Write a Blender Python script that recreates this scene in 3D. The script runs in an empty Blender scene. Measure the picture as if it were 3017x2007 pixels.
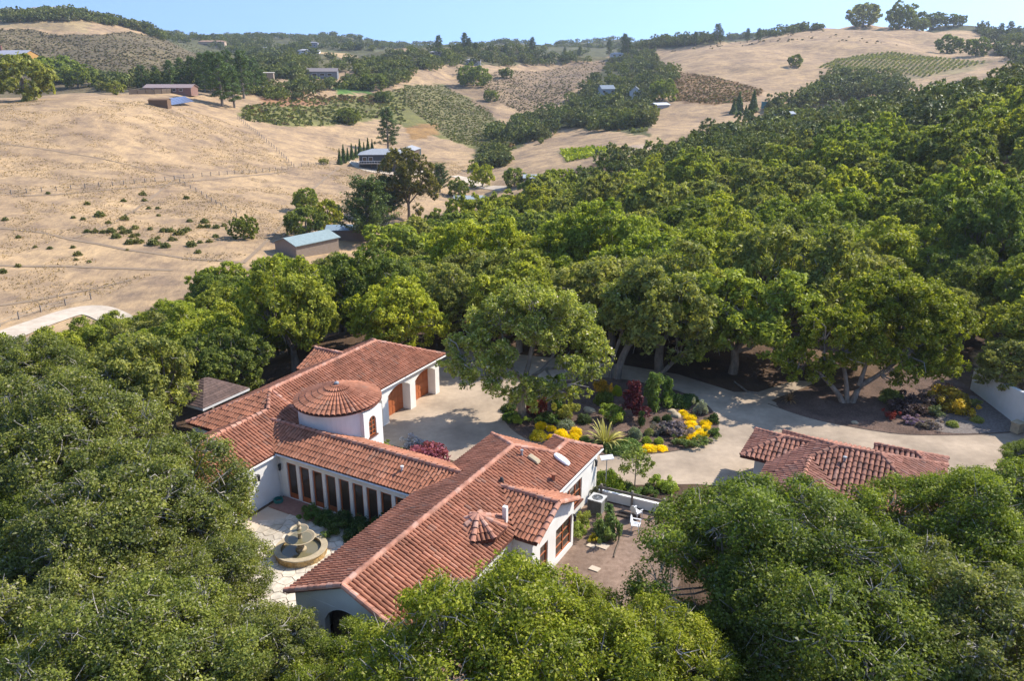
import bpy, math, random
import numpy as np
from mathutils import Vector

# ------------------------------------------------------------------ camera, sky, sun, exposure
scene = bpy.context.scene
COL = scene.collection
SW, SH = 3017, 2007                      # reading grid used for all measured points
CAMZ = 26.0
FPX = 28 / 36 * SW
PITCH = math.atan((SH / 2 - 178.0) / FPX)
cam_d = bpy.data.cameras.new("camera")
cam = bpy.data.objects.new("camera", cam_d)
COL.objects.link(cam)
cam.location = (0, 0, CAMZ)
cam.rotation_euler = (math.pi / 2 - PITCH, 0, 0)
cam_d.lens, cam_d.sensor_width = 28, 36
cam_d.clip_start, cam_d.clip_end = 0.5, 20000
scene.camera = cam

AZ = math.radians(29.2)                  # house axes: D1 away to the right, D2 towards the right
D1 = np.array([math.sin(AZ), math.cos(AZ)])
D2 = np.array([D1[1], -D1[0]])
ORG = np.array([-13.9585, 43.7431])
SUN_H = .84 * D1 + .56 * D2
SUN_H = SUN_H / np.linalg.norm(SUN_H)
SUN_EL = math.radians(42.5)
SUN = Vector((SUN_H[0] * math.cos(SUN_EL), SUN_H[1] * math.cos(SUN_EL), math.sin(SUN_EL)))

world = bpy.data.worlds.new("World")
scene.world = world
world.use_nodes = True
wn = world.node_tree
sky = wn.nodes.new("ShaderNodeTexSky")
sky.sky_type = 'NISHITA'
sky.sun_disc = False
sky.sun_elevation = SUN_EL
sky.sun_rotation = math.atan2(SUN_H[0], SUN_H[1])
sky.altitude = 150
sky.air_density, sky.dust_density, sky.ozone_density = 1.0, 0.6, 1.6
# look a little higher into the sky dome than the eye does, so the clear blue reaches down to the hills
tcw = wn.nodes.new("ShaderNodeTexCoord")
addv = wn.nodes.new("ShaderNodeVectorMath"); addv.operation = 'ADD'; addv.inputs[1].default_value = (0, 0, .36)
nrm = wn.nodes.new("ShaderNodeVectorMath"); nrm.operation = 'NORMALIZE'
wn.links.new(tcw.outputs['Generated'], addv.inputs[0])
wn.links.new(addv.outputs[0], nrm.inputs[0])
wn.links.new(nrm.outputs[0], sky.inputs['Vector'])
bg = wn.nodes["Background"]
bg.inputs[1].default_value = 0.15
tnt = wn.nodes.new("ShaderNodeMix"); tnt.data_type = 'RGBA'; tnt.blend_type = 'MULTIPLY'
tnt.inputs[0].default_value = 1.0; tnt.inputs[7].default_value = (.88, .96, 1.05, 1)
wn.links.new(sky.outputs[0], tnt.inputs[6])
wn.links.new(tnt.outputs[2], bg.inputs[0])

sl = bpy.data.lights.new("sun", 'SUN')
sl.energy = 3.6
sl.angle = math.radians(0.53)
sl.color = (1.0, .93, .83)
so = bpy.data.objects.new("sun", sl)
COL.objects.link(so)
so.location = (60, 60, 120)
so.rotation_euler = SUN.to_track_quat('Z', 'Y').to_euler()

scene.view_settings.view_transform = 'Standard'
scene.view_settings.look = 'None'
scene.view_settings.gamma = 1
scene.view_settings.exposure = 1.06
scene.render.engine = 'CYCLES'
scene.cycles.max_bounces = 6
scene.cycles.diffuse_bounces = 3
scene.cycles.glossy_bounces = 2
scene.cycles.transmission_bounces = 3
scene.cycles.volume_bounces = 0
scene.cycles.use_denoising = True

# ------------------------------------------------------------------ measuring helpers
_c, _s = math.cos(PITCH), math.sin(PITCH)


def ray(px, py):
    x = (px - SW / 2) / FPX
    y = -(py - SH / 2) / FPX
    return np.array([x, _c + y * _s, -_s + y * _c])


def proj(P):
    P = np.asarray(P, float)
    X, Yw, Zw = P[..., 0], P[..., 1], P[..., 2] - CAMZ
    d = Yw * _c - Zw * _s
    up = Yw * _s + Zw * _c
    d = np.where(d > .1, d, .1)
    return SW / 2 + FPX * X / d, SH / 2 - FPX * up / d


def flat(px, py, z=0.0):
    d = ray(px, py)
    t = (z - CAMZ) / d[2]
    return np.array([d[0] * t, d[1] * t, z])


K = SW / 2357.0                          # second reading grid (2357 wide)


def fl(x, y, z=0.0):
    return flat(x * K, y * K, z)


def W(u, v, z=0.0):
    q = ORG + u * D1 + v * D2
    return (q[0], q[1], z)


def inpoly(px, py, poly):
    px, py = np.asarray(px, float), np.asarray(py, float)
    r = np.zeros(px.shape, bool)
    n = len(poly)
    for i in range(n):
        x0, y0 = poly[i]
        x1, y1 = poly[(i + 1) % n]
        if y0 == y1:
            continue
        c = ((y0 > py) != (y1 > py)) & (px < (x1 - x0) * (py - y0) / (y1 - y0) + x0)
        r ^= c
    return r


# ------------------------------------------------------------------ object helpers
def tag(o, label=None, cat=None, group=None, kind=None):
    if label: o["label"] = label
    if cat: o["category"] = cat
    if group: o["group"] = group
    if kind: o["kind"] = kind
    return o


def empty(name, loc=(0, 0, 0), rz=0.0, label=None, cat=None, group=None):
    o = bpy.data.objects.new(name, None)
    o.location = loc
    o.rotation_euler = (0, 0, rz)
    o.empty_display_size = .3
    COL.objects.link(o)
    return tag(o, label, cat, group)


def link(name, me, parent=None, loc=None, rz=None):
    o = bpy.data.objects.new(name, me)
    COL.objects.link(o)
    if parent is not None: o.parent = parent
    if loc is not None: o.location = loc
    if rz is not None: o.rotation_euler = (0, 0, rz)
    return o


class MB:
    def __init__(self):
        self.v, self.f, self.m = [], [], []

    def add(self, vs, fs, mi=0):
        b = len(self.v)
        self.v += [tuple(map(float, p)) for p in vs]
        self.f += [tuple(b + i for i in f) for f in fs]
        self.m += [mi] * len(fs)

    def box(self, x0, x1, y0, y1, z0, z1, mi=0):
        self.add([(x0, y0, z0), (x1, y0, z0), (x1, y1, z0), (x0, y1, z0), (x0, y0, z1), (x1, y0, z1), (x1, y1, z1), (x0, y1, z1)],
                 [(0, 3, 2, 1), (4, 5, 6, 7), (0, 1, 5, 4), (1, 2, 6, 5), (2, 3, 7, 6), (3, 0, 4, 7)], mi)

    def prism(self, pts, h, mi=0):
        """polygon (3D, roughly planar) pushed down/up by h along z"""
        n = len(pts)
        top = [tuple(p) for p in pts]
        bot = [(p[0], p[1], p[2] + h) for p in pts]
        fs = [tuple(range(n)), tuple(range(2 * n - 1, n - 1, -1))]
        for i in range(n):
            j = (i + 1) % n
            fs.append((i, n + i, n + j, j))
        self.add(top + bot, fs, mi)

    def tube(self, pts, rads, seg=6, mi=0, cap=True):
        pts = [np.array(p, float) for p in pts]
        vs, fs = [], []
        n = len(pts)
        ref = np.array([.3, .2, .93])
        for i, p in enumerate(pts):
            t = pts[min(i + 1, n - 1)] - pts[max(i - 1, 0)]
            t = t / (np.linalg.norm(t) + 1e-9)
            a = np.cross(t, ref if abs(t @ ref) < .95 else np.array([1., 0, 0]))
            a /= np.linalg.norm(a) + 1e-9
            b = np.cross(t, a)
            for k in range(seg):
                an = 2 * math.pi * k / seg
                vs.append(p + rads[i] * (a * math.cos(an) + b * math.sin(an)))
        for i in range(n - 1):
            for k in range(seg):
                k2 = (k + 1) % seg
                fs.append((i * seg + k, i * seg + k2, (i + 1) * seg + k2, (i + 1) * seg + k))
        if cap:
            fs.append(tuple(range(seg - 1, -1, -1)))
            fs.append(tuple((n - 1) * seg + k for k in range(seg)))
        self.add(vs, fs, mi)

    def lathe(self, prof, cx=0, cy=0, seg=32, mi=0, a0=0, a1=2 * math.pi):
        vs, fs = [], []
        full = abs(a1 - a0 - 2 * math.pi) < 1e-6
        ns = seg if full else seg + 1
        for r, z in prof:
            for k in range(ns):
                a = a0 + (a1 - a0) * k / seg
                vs.append((cx + r * math.cos(a), cy + r * math.sin(a), z))
        for i in range(len(prof) - 1):
            for k in range(seg):
                k2 = (k + 1) % ns
                fs.append((i * ns + k, i * ns + k2, (i + 1) * ns + k2, (i + 1) * ns + k))
        self.add(vs, fs, mi)

    def mesh(self, name, mats, smooth=False):
        me = bpy.data.meshes.new(name)
        me.from_pydata(self.v, [], self.f)
        for m in (mats if isinstance(mats, (list, tuple)) else [mats]):
            me.materials.append(m)
        if len(self.m): me.polygons.foreach_set("material_index", self.m)
        if smooth: me.polygons.foreach_set("use_smooth", [True] * len(self.f))
        me.update()
        return me

    def build(self, name, mats, parent=None, loc=None, rz=None, smooth=False):
        return link(name, self.mesh(name, mats, smooth), parent, loc, rz)


def quads_mesh(name, V, mats, midx=None, nv=4):
    """V: (n,4,3) array of separate quads"""
    n = V.shape[0]
    me = bpy.data.meshes.new(name)
    me.vertices.add(n * nv)
    me.vertices.foreach_set("co", V.reshape(-1).astype(np.float32))
    me.loops.add(n * nv)
    me.loops.foreach_set("vertex_index", np.arange(n * nv, dtype=np.int32))
    me.polygons.add(n)
    me.polygons.foreach_set("loop_start", np.arange(0, n * nv, nv, dtype=np.int32))
    me.polygons.foreach_set("loop_total", np.full(n, nv, dtype=np.int32))
    for m in (mats if isinstance(mats, (list, tuple)) else [mats]):
        me.materials.append(m)
    if midx is not None: me.polygons.foreach_set("material_index", np.asarray(midx, dtype=np.int32))
    me.update(calc_edges=True)
    return me


def copy_tree(o, parent=None):
    c = o.copy()
    COL.objects.link(c)
    if parent is not None: c.parent = parent
    for ch in o.children:
        copy_tree(ch, c)
    return c


# ------------------------------------------------------------------ materials
def new_mat(name):
    m = bpy.data.materials.new(name)
    m.use_nodes = True
    nt = m.node_tree
    b = nt.nodes["Principled BSDF"]
    return m, nt, b


def N(nt, t, **kw):
    n = nt.nodes.new(t)
    for k, v in kw.items():
        setattr(n, k, v)
    return n


def noise_col(nt, a, b, scale, detail=4, rough=.6, lo=.35, hi=.65, coord='Object', stretch=None):
    tc = N(nt, "ShaderNodeTexCoord")
    src = tc.outputs[coord]
    if stretch:
        mp = N(nt, "ShaderNodeMapping")
        mp.inputs['Scale'].default_value = stretch
        nt.links.new(src, mp.inputs[0])
        src = mp.outputs[0]
    no = N(nt, "ShaderNodeTexNoise")
    no.inputs['Scale'].default_value = scale
    no.inputs['Detail'].default_value = detail
    no.inputs['Roughness'].default_value = rough
    nt.links.new(src, no.inputs['Vector'])
    r = N(nt, "ShaderNodeValToRGB")
    r.color_ramp.elements[0].position, r.color_ramp.elements[1].position = lo, hi
    r.color_ramp.elements[0].color = (*a, 1)
    r.color_ramp.elements[1].color = (*b, 1)
    nt.links.new(no.outputs[0], r.inputs[0])
    return r.outputs[0], no.outputs[0], src


def mul(nt, c, f):
    m = N(nt, "ShaderNodeMix", data_type='RGBA', blend_type='MULTIPLY')
    m.inputs[0].default_value = 1
    nt.links.new(c, m.inputs[6])
    nt.links.new(f, m.inputs[7])
    return m.outputs[2]


def bump(nt, b, h, strength=.3, dist=.05):
    bp = N(nt, "ShaderNodeBump")
    bp.inputs['Strength'].default_value = strength
    bp.inputs['Distance'].default_value = dist
    nt.links.new(h, bp.inputs['Height'])
    nt.links.new(bp.outputs[0], b.inputs['Normal'])


def simple(name, a, b=None, scale=3.0, rough=.85, bmp=0.0, bdist=.02, lo=.35, hi=.65, spec=.3, metal=0, coarse=None, stretch=None):
    m, nt, p = new_mat(name)
    b = b or tuple(x * .8 for x in a)
    c, h, src = noise_col(nt, a, b, scale, lo=lo, hi=hi, stretch=stretch)
    if coarse:
        c2, _, _ = noise_col(nt, (coarse[1],) * 3, (coarse[2],) * 3, coarse[0], detail=3)
        c = mul(nt, c, c2)
    nt.links.new(c, p.inputs['Base Color'])
    p.inputs['Roughness'].default_value = rough
    p.inputs['Specular IOR Level'].default_value = spec
    p.inputs['Metallic'].default_value = metal
    if bmp: bump(nt, p, h, bmp, bdist)
    return m


def island_mat(name, ramp, rough=.85, noise=6.0, nlo=.75, nhi=1.15, spec=.2):
    """colour picked per separate piece (tile, stone), plus a little surface mottling"""
    m, nt, p = new_mat(name)
    g = N(nt, "ShaderNodeNewGeometry")
    r = N(nt, "ShaderNodeValToRGB")
    el = r.color_ramp.elements
    while len(el) < len(ramp): el.new(.5)
    for i, (pos, c) in enumerate(ramp):
        el[i].position = pos
        el[i].color = (*c, 1)
    nt.links.new(g.outputs['Random Per Island'], r.inputs[0])
    c2, h, _ = noise_col(nt, (nlo,) * 3, (nhi,) * 3, noise)
    c3, _, _ = noise_col(nt, (.74, .76, .78), (1.08, 1.06, 1.04), .45, detail=7, rough=.7, lo=.34, hi=.58)
    nt.links.new(mul(nt, mul(nt, r.outputs[0], c2), c3), p.inputs['Base Color'])
    p.inputs['Roughness'].default_value = rough
    p.inputs['Specular IOR Level'].default_value = spec
    bump(nt, p, h, .25, .02)
    return m


def leaf_mat(name, dark, light, trans=.28, use_obj=True, rough=.5, third=None):
    m, nt, p = new_mat(name)
    g = N(nt, "ShaderNodeNewGeometry")
    r = N(nt, "ShaderNodeValToRGB")
    r.color_ramp.elements[0].color = (*dark, 1)
    r.color_ramp.elements[1].color = (*light, 1)
    r.color_ramp.elements[0].position, r.color_ramp.elements[1].position = 0.0, .88
    if third:
        e = r.color_ramp.elements.new(1.0)
        e.color = (*third, 1)
    nt.links.new(g.outputs['Random Per Island'], r.inputs[0])
    c = r.outputs[0]
    c2, _, _ = noise_col(nt, (.72, .76, .8), (1.25, 1.2, 1.0), .55, detail=2)
    c = mul(nt, c, c2)
    if use_obj:
        oi = N(nt, "ShaderNodeObjectInfo")
        c = mul(nt, c, oi.outputs['Color'])
    nt.links.new(c, p.inputs['Base Color'])
    p.inputs['Roughness'].default_value = rough
    p.inputs['Specular IOR Level'].default_value = .12
    t = N(nt, "ShaderNodeBsdfTranslucent")
    tint = N(nt, "ShaderNodeMix", data_type='RGBA', blend_type='MULTIPLY')
    tint.inputs[0].default_value = 1
    tint.inputs[7].default_value = (1.25, 1.3, .55, 1)
    nt.links.new(c, tint.inputs[6])
    nt.links.new(tint.outputs[2], t.inputs[0])
    mx = N(nt, "ShaderNodeMixShader")
    mx.inputs[0].default_value = trans
    nt.links.new(p.outputs[0], mx.inputs[1])
    nt.links.new(t.outputs[0], mx.inputs[2])
    nt.links.new(mx.outputs[0], nt.nodes["Material Output"].inputs[0])
    return m


M = {}
M['stucco'] = simple('white_stucco', (.82, .80, .75), (.74, .715, .66), scale=.8, rough=.9)
M['tile'] = island_mat('clay_tile', [(0, (.27, .112, .065)), (.12, (.33, .138, .080)), (.6, (.375, .160, .094)), (.94, (.40, .18, .11)), (1, (.29, .155, .105))], noise=1.2, nlo=.82)
M['tile_dusty'] = island_mat('dusty_clay_tile', [(0, (.29, .130, .088)), (.3, (.335, .155, .105)), (.9, (.38, .185, .13)), (1, (.30, .17, .13))], noise=2.5)
M['tile_base'] = simple('tile_pan', (.11, .042, .028), (.16, .06, .038), scale=5)
M['cap'] = island_mat('ridge_cap_tile', [(0, (.42, .19, .125)), (.7, (.50, .25, .17)), (1, (.54, .32, .24))], noise=3)
M['trim'] = simple('white_trim', (.72, .70, .66), (.62, .60, .56), scale=4, rough=.6)
M['wood_red'] = simple('red_stained_wood', (.46, .145, .05), (.33, .09, .03), scale=5, rough=.45, stretch=(1, 1, .15), spec=.4)
M['wood_dark'] = simple('weathered_wood', (.16, .12, .085), (.10, .075, .055), scale=6, rough=.9)
M['wood_grey'] = simple('grey_wood', (.26, .23, .20), (.18, .155, .13), scale=6, rough=.9)
M['metal_grey'] = simple('grey_metal', (.32, .34, .35), (.25, .27, .28), scale=4, rough=.45, spec=.5)
M['metal_dark'] = simple('dark_metal', (.05, .05, .05), (.035, .035, .035), scale=6, rough=.5)
M['white_paint'] = simple('white_paint', (.80, .80, .79), (.74, .74, .72), scale=6, rough=.5)
M['stone'] = simple('carved_stone', (.46, .37, .24), (.33, .27, .18), scale=3, rough=.9, bmp=.3)
M['bark'] = simple('grey_bark', (.29, .245, .20), (.16, .135, .105), scale=3, rough=.95, bmp=.5, bdist=.04, stretch=(1, 1, .4))
M['twig'] = simple('lichen_twig', (.42, .38, .33), (.28, .25, .21), scale=3, rough=.95)
m, nt, p = new_mat('window_glass')
p.inputs['Base Color'].default_value = (.060, .045, .035, 1)
p.inputs['Roughness'].default_value = .04
p.inputs['Specular IOR Level'].default_value = .7
M['glass'] = m
M['leaf'] = leaf_mat('oak_leaf', (.100, .132, .024), (.285, .312, .052), trans=.36, third=(.38, .36, .24))
M['leaf_far'] = leaf_mat('oak_leaf_far', (.160, .190, .042), (.395, .410, .088), trans=.38)
M['needle'] = leaf_mat('needle_leaf', (.062, .090, .032), (.150, .185, .065), trans=.18)
M['leaf_plain'] = leaf_mat('shrub_leaf', (.75, .75, .75), (1.15, 1.15, 1.15), trans=.25)


# ------------------------------------------------------------------ terrain
RINGS = [   # each ring: (px, py or None, distance, height if py is None)
    [(-2200, None, 62, -1), (0, None, 64, -2.0), (500, None, 68, -1.5), (900, None, 76, -0.6), (1500, None, 84, 0), (2300, None, 86, 0), (3017, None, 86, 0), (4200, None, 86, 0)],
    [(-2200, None, 111, -12), (0, None, 111, -12), (700, None, 112, -11), (1500, None, 115, -9), (2100, None, 115, -5), (3017, None, 112, 1), (4200, None, 112, 3)],
    [(-2200, 880, 140, 0), (0, 880, 150, 0), (700, 790, 155, 0), (1000, None, 165, -13), (1400, None, 190, -15.5), (1800, None, 235, -12), (2400, None, 320, -2), (3017, None, 340, 15), (4200, None, 340, 18)],
    [(-2200, 520, 245, 0), (0, 520, 245, 0), (300, 505, 250, 0), (700, 500, 270, 0), (1100, 520, 290, 0), (1400, 560, 290, 0), (1800, 450, 300, 0), (2200, None, 345, -4), (2500, None, 365, 1), (3017, None, 380, 15), (4200, None, 380, 18)],
    [(-2200, 290, 335, 0), (0, 300, 335, 0), (250, 285, 350, 0), (500, 312, 352, 0), (800, 370, 370, 0), (1150, 430, 380, 0), (1350, 428, 395, 0), (1500, 420, 410, 0), (1800, 365, 430, 0), (2050, 345, 435, 0), (2400, None, 440, -3), (2700, None, 450, 2), (3017, None, 450, 8), (4200, None, 450, 10)],
    [(-2200, None, 520, 8), (0, None, 520, 8), (480, 262, 430, 0), (750, 262, 480, 0), (1000, 290, 500, 0), (1250, 300, 520, 0), (1400, 330, 520, 0), (1550, 330, 540, 0), (1800, 300, 520, 0), (2050, 306, 480, 0), (2400, 282, 500, 0), (2700, 262, 520, 0), (3017, 240, 540, 0), (4200, 240, 540, 0)],
    [(-2200, 215, 640, 0), (0, 215, 640, 0), (480, 218, 600, 0), (750, 225, 580, 0), (1000, 250, 560, 0), (1250, 235, 590, 0), (1400, 262, 600, 0), (1550, 272, 640, 0), (1800, 235, 620, 0), (2050, 215, 600, 0), (2400, 205, 620, 0), (2700, 200, 640, 0), (3017, 190, 640, 0), (4200, 190, 640, 0)],
    [(-2200, 90, 800, 0), (0, 92, 800, 0), (300, 110, 790, 0), (550, 165, 780, 0), (750, 185, 740, 0), (1000, 195, 690, 0), (1250, 180, 690, 0), (1450, 205, 720, 0), (1600, 228, 760, 0), (1800, 190, 790, 0), (2050, 145, 760, 0), (2400, 130, 770, 0), (2700, 125, 780, 0), (3017, 120, 780, 0), (4200, 120, 780, 0)],
    [(-2200, 30, 930, 0), (0, 42, 930, 0), (250, 50, 930, 0), (450, 95, 930, 0), (600, 150, 950, 0), (800, 165, 900, 0), (1000, 165, 880, 0), (1250, 148, 860, 0), (1450, 155, 900, 0), (1650, 172, 940, 0), (1800, 155, 960, 0), (2000, 125, 930, 0), (2250, 98, 930, 0), (2500, 72, 930, 0), (2700, 72, 950, 0), (2850, 88, 950, 0), (3017, 105, 950, 0), (4200, 105, 950, 0)],
    [(-2200, 60, 1100, 0), (0, 60, 1100, 0), (450, 120, 1100, 0), (700, 150, 1100, 0), (1250, 160, 1080, 0), (1700, 165, 1150, 0), (2000, 145, 1100, 0), (2500, 95, 1100, 0), (3017, 110, 1150, 0), (4200, 110, 1150, 0)],
    [(-2200, 80, 1500, 0), (0, 90, 1500, 0), (450, 105, 1500, 0), (700, 112, 1500, 0), (900, 108, 1500, 0), (1150, 128, 1550, 0), (1400, 135, 1600, 0), (1650, 135, 1650, 0), (1850, 125, 1550, 0), (2200, 110, 1500, 0), (3017, 105, 1500, 0), (4200, 105, 1500, 0)],
    [(-2200, 150, 3200, 0), (0, 150, 3200, 0), (4200, 150, 3200, 0)],
]
TH0, TH1, NTH = math.radians(-72), math.radians(72), 577
thg = np.linspace(TH0, TH1, NTH)
RR, ZZ = [], []
for ring in RINGS:
    th, rr, zz = [], [], []
    for px, py, r, z in ring:
        if py is None:
            q = math.atan((px - SW / 2) / math.hypot(FPX, 700))
            th.append(q); rr.append(r); zz.append(z)
        else:
            d = ray(px, py)
            th.append(math.atan2(d[0], d[1])); rr.append(r)
            zz.append(CAMZ + d[2] / math.hypot(d[0], d[1]) * r)
    k = np.exp(-.5 * (np.arange(-10, 11) / 4.0) ** 2); k /= k.sum()
    sm = lambda a: np.convolve(np.pad(a, 10, mode='edge'), k, mode='valid')
    RR.append(sm(np.interp(thg, th, rr))); ZZ.append(sm(np.interp(thg, th, zz)))
RR = np.array([np.full(NTH, 2.0), np.full(NTH, 30.0), np.minimum(RR[0] - 8, 58.0)] + RR + [np.full(NTH, 9000.0)])
ZZ = np.array([np.zeros(NTH), np.zeros(NTH), np.zeros(NTH)] + ZZ + [np.full(NTH, -60.0)])
LR = np.log(RR)
rgrid = np.exp(np.linspace(math.log(2.0), math.log(9000.0), 900))
rgrid = np.unique(np.concatenate([np.linspace(2, 60, 24), np.exp(np.linspace(math.log(61), math.log(700), 430)), np.exp(np.linspace(math.log(703), math.log(1700), 150)), np.exp(np.linspace(math.log(1720), math.log(9000), 20))]))
lg = np.log(rgrid)


def pchip(x, y, xq):
    h = np.diff(x); d = np.diff(y) / h
    m = np.zeros_like(y)
    w1 = 2 * h[1:] + h[:-1]; w2 = h[1:] + 2 * h[:-1]
    ok = d[:-1] * d[1:] > 0
    with np.errstate(divide='ignore', invalid='ignore'):
        hm = (w1 + w2) / (w1 / d[:-1] + w2 / d[1:])
    m[1:-1] = np.where(ok, hm, 0)
    m[0], m[-1] = d[0], d[-1]
    i = np.clip(np.searchsorted(x, xq) - 1, 0, len(x) - 2)
    t = (xq - x[i]) / h[i]
    return (y[i] * (1 + 2 * t) * (1 - t) ** 2 + m[i] * h[i] * t * (1 - t) ** 2 + y[i + 1] * t * t * (3 - 2 * t) + m[i + 1] * h[i] * t * t * (t - 1))


TZ = np.zeros((NTH, len(rgrid)))
for i in range(NTH):
    TZ[i] = pchip(LR[:, i], ZZ[:, i], lg)


def vnoise(x, y, seed=0):
    """cheap smooth value noise"""
    xi, yi = np.floor(x).astype(np.int64), np.floor(y).astype(np.int64)
    fx, fy = x - xi, y - yi
    fx, fy = fx * fx * (3 - 2 * fx), fy * fy * (3 - 2 * fy)

    def hsh(a, b):
        n = (a * 374761393 + b * 668265263 + seed * 974711) & 0x7fffffff
        n = ((n ^ (n >> 13)) * 1274126177) & 0x7fffffff
        return (n & 0xffff) / 65535.0
    return (hsh(xi, yi) * (1 - fx) * (1 - fy) + hsh(xi + 1, yi) * fx * (1 - fy) + hsh(xi, yi + 1) * (1 - fx) * fy + hsh(xi + 1, yi + 1) * fx * fy)


TX = np.sin(thg)[:, None] * rgrid[None, :]
TY = np.cos(thg)[:, None] * rgrid[None, :]
amp = np.clip((rgrid - 120) / 500, 0, 1)[None, :]
TZ = TZ + amp * (np.clip((R_ := np.hypot(TX, TY)) / 450 - 1, 0, 1) * (np.abs(vnoise(TX / 95, TY / 130, 9) - .5) * 2 - .5) * 13 + (vnoise(TX / 60, TY / 60, 1) - .5) * 8 + (vnoise(TX / 22, TY / 22, 2) - .5) * 2.4) + np.clip((rgrid - 90) / 60, 0, 1)[None, :] * (vnoise(TX / 9, TY / 9, 3) - .5) * .5


def ground(x, y):
    x, y = np.asarray(x, float), np.asarray(y, float)
    th = np.arctan2(x, y)
    r = np.clip(np.hypot(x, y), rgrid[0], rgrid[-1] * .999)
    a = np.clip((th - TH0) / (TH1 - TH0) * (NTH - 1), 0, NTH - 1.001)
    i = a.astype(int); fa = a - i
    j = np.clip(np.searchsorted(rgrid, r) - 1, 0, len(rgrid) - 2)
    fr = (r - rgrid[j]) / (rgrid[j + 1] - rgrid[j])
    return (TZ[i, j] * (1 - fa) * (1 - fr) + TZ[i + 1, j] * fa * (1 - fr) + TZ[i, j + 1] * (1 - fa) * fr + TZ[i + 1, j + 1] * fa * fr)


_rs = np.exp(np.linspace(math.log(20), math.log(3000), 1600))


def hit(px, py, rmin=20):
    """first terrain point seen through this place of the photograph"""
    d = ray(px, py)
    h = math.hypot(d[0], d[1])
    rs = _rs[_rs >= rmin]
    z = CAMZ + d[2] / h * rs
    g = ground(d[0] / h * rs, d[1] / h * rs)
    w = np.nonzero(z <= g)[0]
    if len(w) == 0: return hit(px, py + 5, rmin) if py < 400 else None
    k = w[0]
    r = rs[k]
    if k > 0:
        a, b = z[k - 1] - g[k - 1], z[k] - g[k]
        r = rs[k - 1] + (rs[k] - rs[k - 1]) * a / (a - b + 1e-9)
    x, y = d[0] / h * r, d[1] / h * r
    return np.array([x, y, float(ground(x, y))])


def hd(x, y, rmin=20):
    return hit(x * K, y * K, rmin)


# ground cover zones: polygons on the 2357 grid with a distance range and a real base colour
DRY = (.350, .257, .163)
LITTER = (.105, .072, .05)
ZONES = [
    ([(-900, -400), (3300, -400), (3300, 2400), (-900, 2400)], 0, 1e9, DRY),
    # far land beyond the crests: woods and scrub
    ([(-900, -400), (3300, -400), (3300, 400), (-900, 400)], 985, 1e9, (.10, .105, .055)),
    # left scrub hill
    ([(-900, 66), (60, 66), (130, 78), (210, 80), (300, 72), (420, 95), (620, 150), (600, 185), (480, 215), (300, 230), (-900, 240)], 440, 985, (.145, .122, .075)),
    ([(-900, 20), (180, 30), (215, 50), (200, 74), (60, 64), (-900, 62)], 700, 985, (.30, .235, .14)),
    ([(430, 90), (700, 90), (905, 110), (900, 150), (700, 175), (560, 150), (480, 130)], 600, 985, (.12, .115, .06)),
    ([(1000, 95), (1400, 110), (1400, 140), (1330, 140), (1180, 150), (1000, 150), (900, 180), (800, 175)], 600, 985, (.12, .115, .06)),
    ([(680, 102), (740, 106), (822, 128), (815, 136), (740, 124), (690, 114)], 500, 985, (.46, .34, .19)),
    # middle scrub slopes
    ([(560, 245), (700, 228), (830, 222), (935, 200), (1000, 200), (1120, 270), (1150, 320), (1110, 345), (1050, 330), (990, 310), (930, 290), (880, 270), (760, 290), (640, 290), (555, 275)], 380, 640, (.165, .165, .062)),
    ([(600, 215), (700, 225), (760, 235), (720, 245), (600, 240)], 380, 640, (.26, .15, .09)),
    ([(930, 195), (1020, 195), (1130, 255), (1150, 300), (1110, 340), (1040, 325), (930, 240)], 400, 700, (.16, .150, .07)),
    ([(1020, 195), (1100, 200), (1150, 235), (1130, 262)], 430, 760, (.22, .165, .11)),
    ([(1150, 160), (1240, 165), (1290, 155), (1390, 140), (1400, 160), (1330, 200), (1280, 240), (1200, 260), (1150, 235), (1090, 190)], 500, 960, (.235, .175, .115)),
    ([(930, 290), (1000, 285), (1020, 312), (950, 318)], 380, 640, (.27, .17, .075)),
    # right hill: brown scrub, vineyard soil
    ([(1560, 165), (1640, 175), (1720, 195), (1760, 208), (1730, 232), (1640, 240), (1555, 232), (1545, 195)], 440, 700, (.195, .125, .065)),
    ([(1880, 155), (1960, 130), (2050, 118), (2230, 140), (2290, 140), (2240, 160), (2130, 180), (2070, 185), (2060, 165), (1960, 160)], 500, 900, (.24, .20, .115)),
    ([(1490, 70), (1890, 45), (1890, 65), (1700, 95), (1520, 112), (1400, 110)], 700, 985, (.10, .10, .05)),
    # ravine floor
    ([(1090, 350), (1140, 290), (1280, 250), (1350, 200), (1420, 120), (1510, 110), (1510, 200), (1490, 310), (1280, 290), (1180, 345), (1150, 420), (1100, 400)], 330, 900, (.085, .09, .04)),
    # lawn by the far house, bright vineyard
    ([(760, 200), (800, 192), (860, 203), (860, 217), (780, 218)], 420, 640, (.10, .19, .05)),
    ([(1285, 345), (1400, 340), (1440, 352), (1400, 385), (1300, 385)], 330, 480, (.30, .24, .15)),
    ([(1440, 335), (1500, 330), (1480, 362), (1440, 352)], 300, 480, (.34, .27, .21)),
    # woodland floor near the house and on the right slope
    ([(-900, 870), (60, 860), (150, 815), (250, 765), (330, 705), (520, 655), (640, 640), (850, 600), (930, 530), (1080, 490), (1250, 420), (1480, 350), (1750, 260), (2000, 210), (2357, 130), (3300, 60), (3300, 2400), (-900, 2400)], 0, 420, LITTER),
    ([(2250, 860), (2240, 815), (2357, 800), (2700, 820), (2700, 960), (2357, 905)], 40, 110, (.36, .28, .19)),
]


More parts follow.
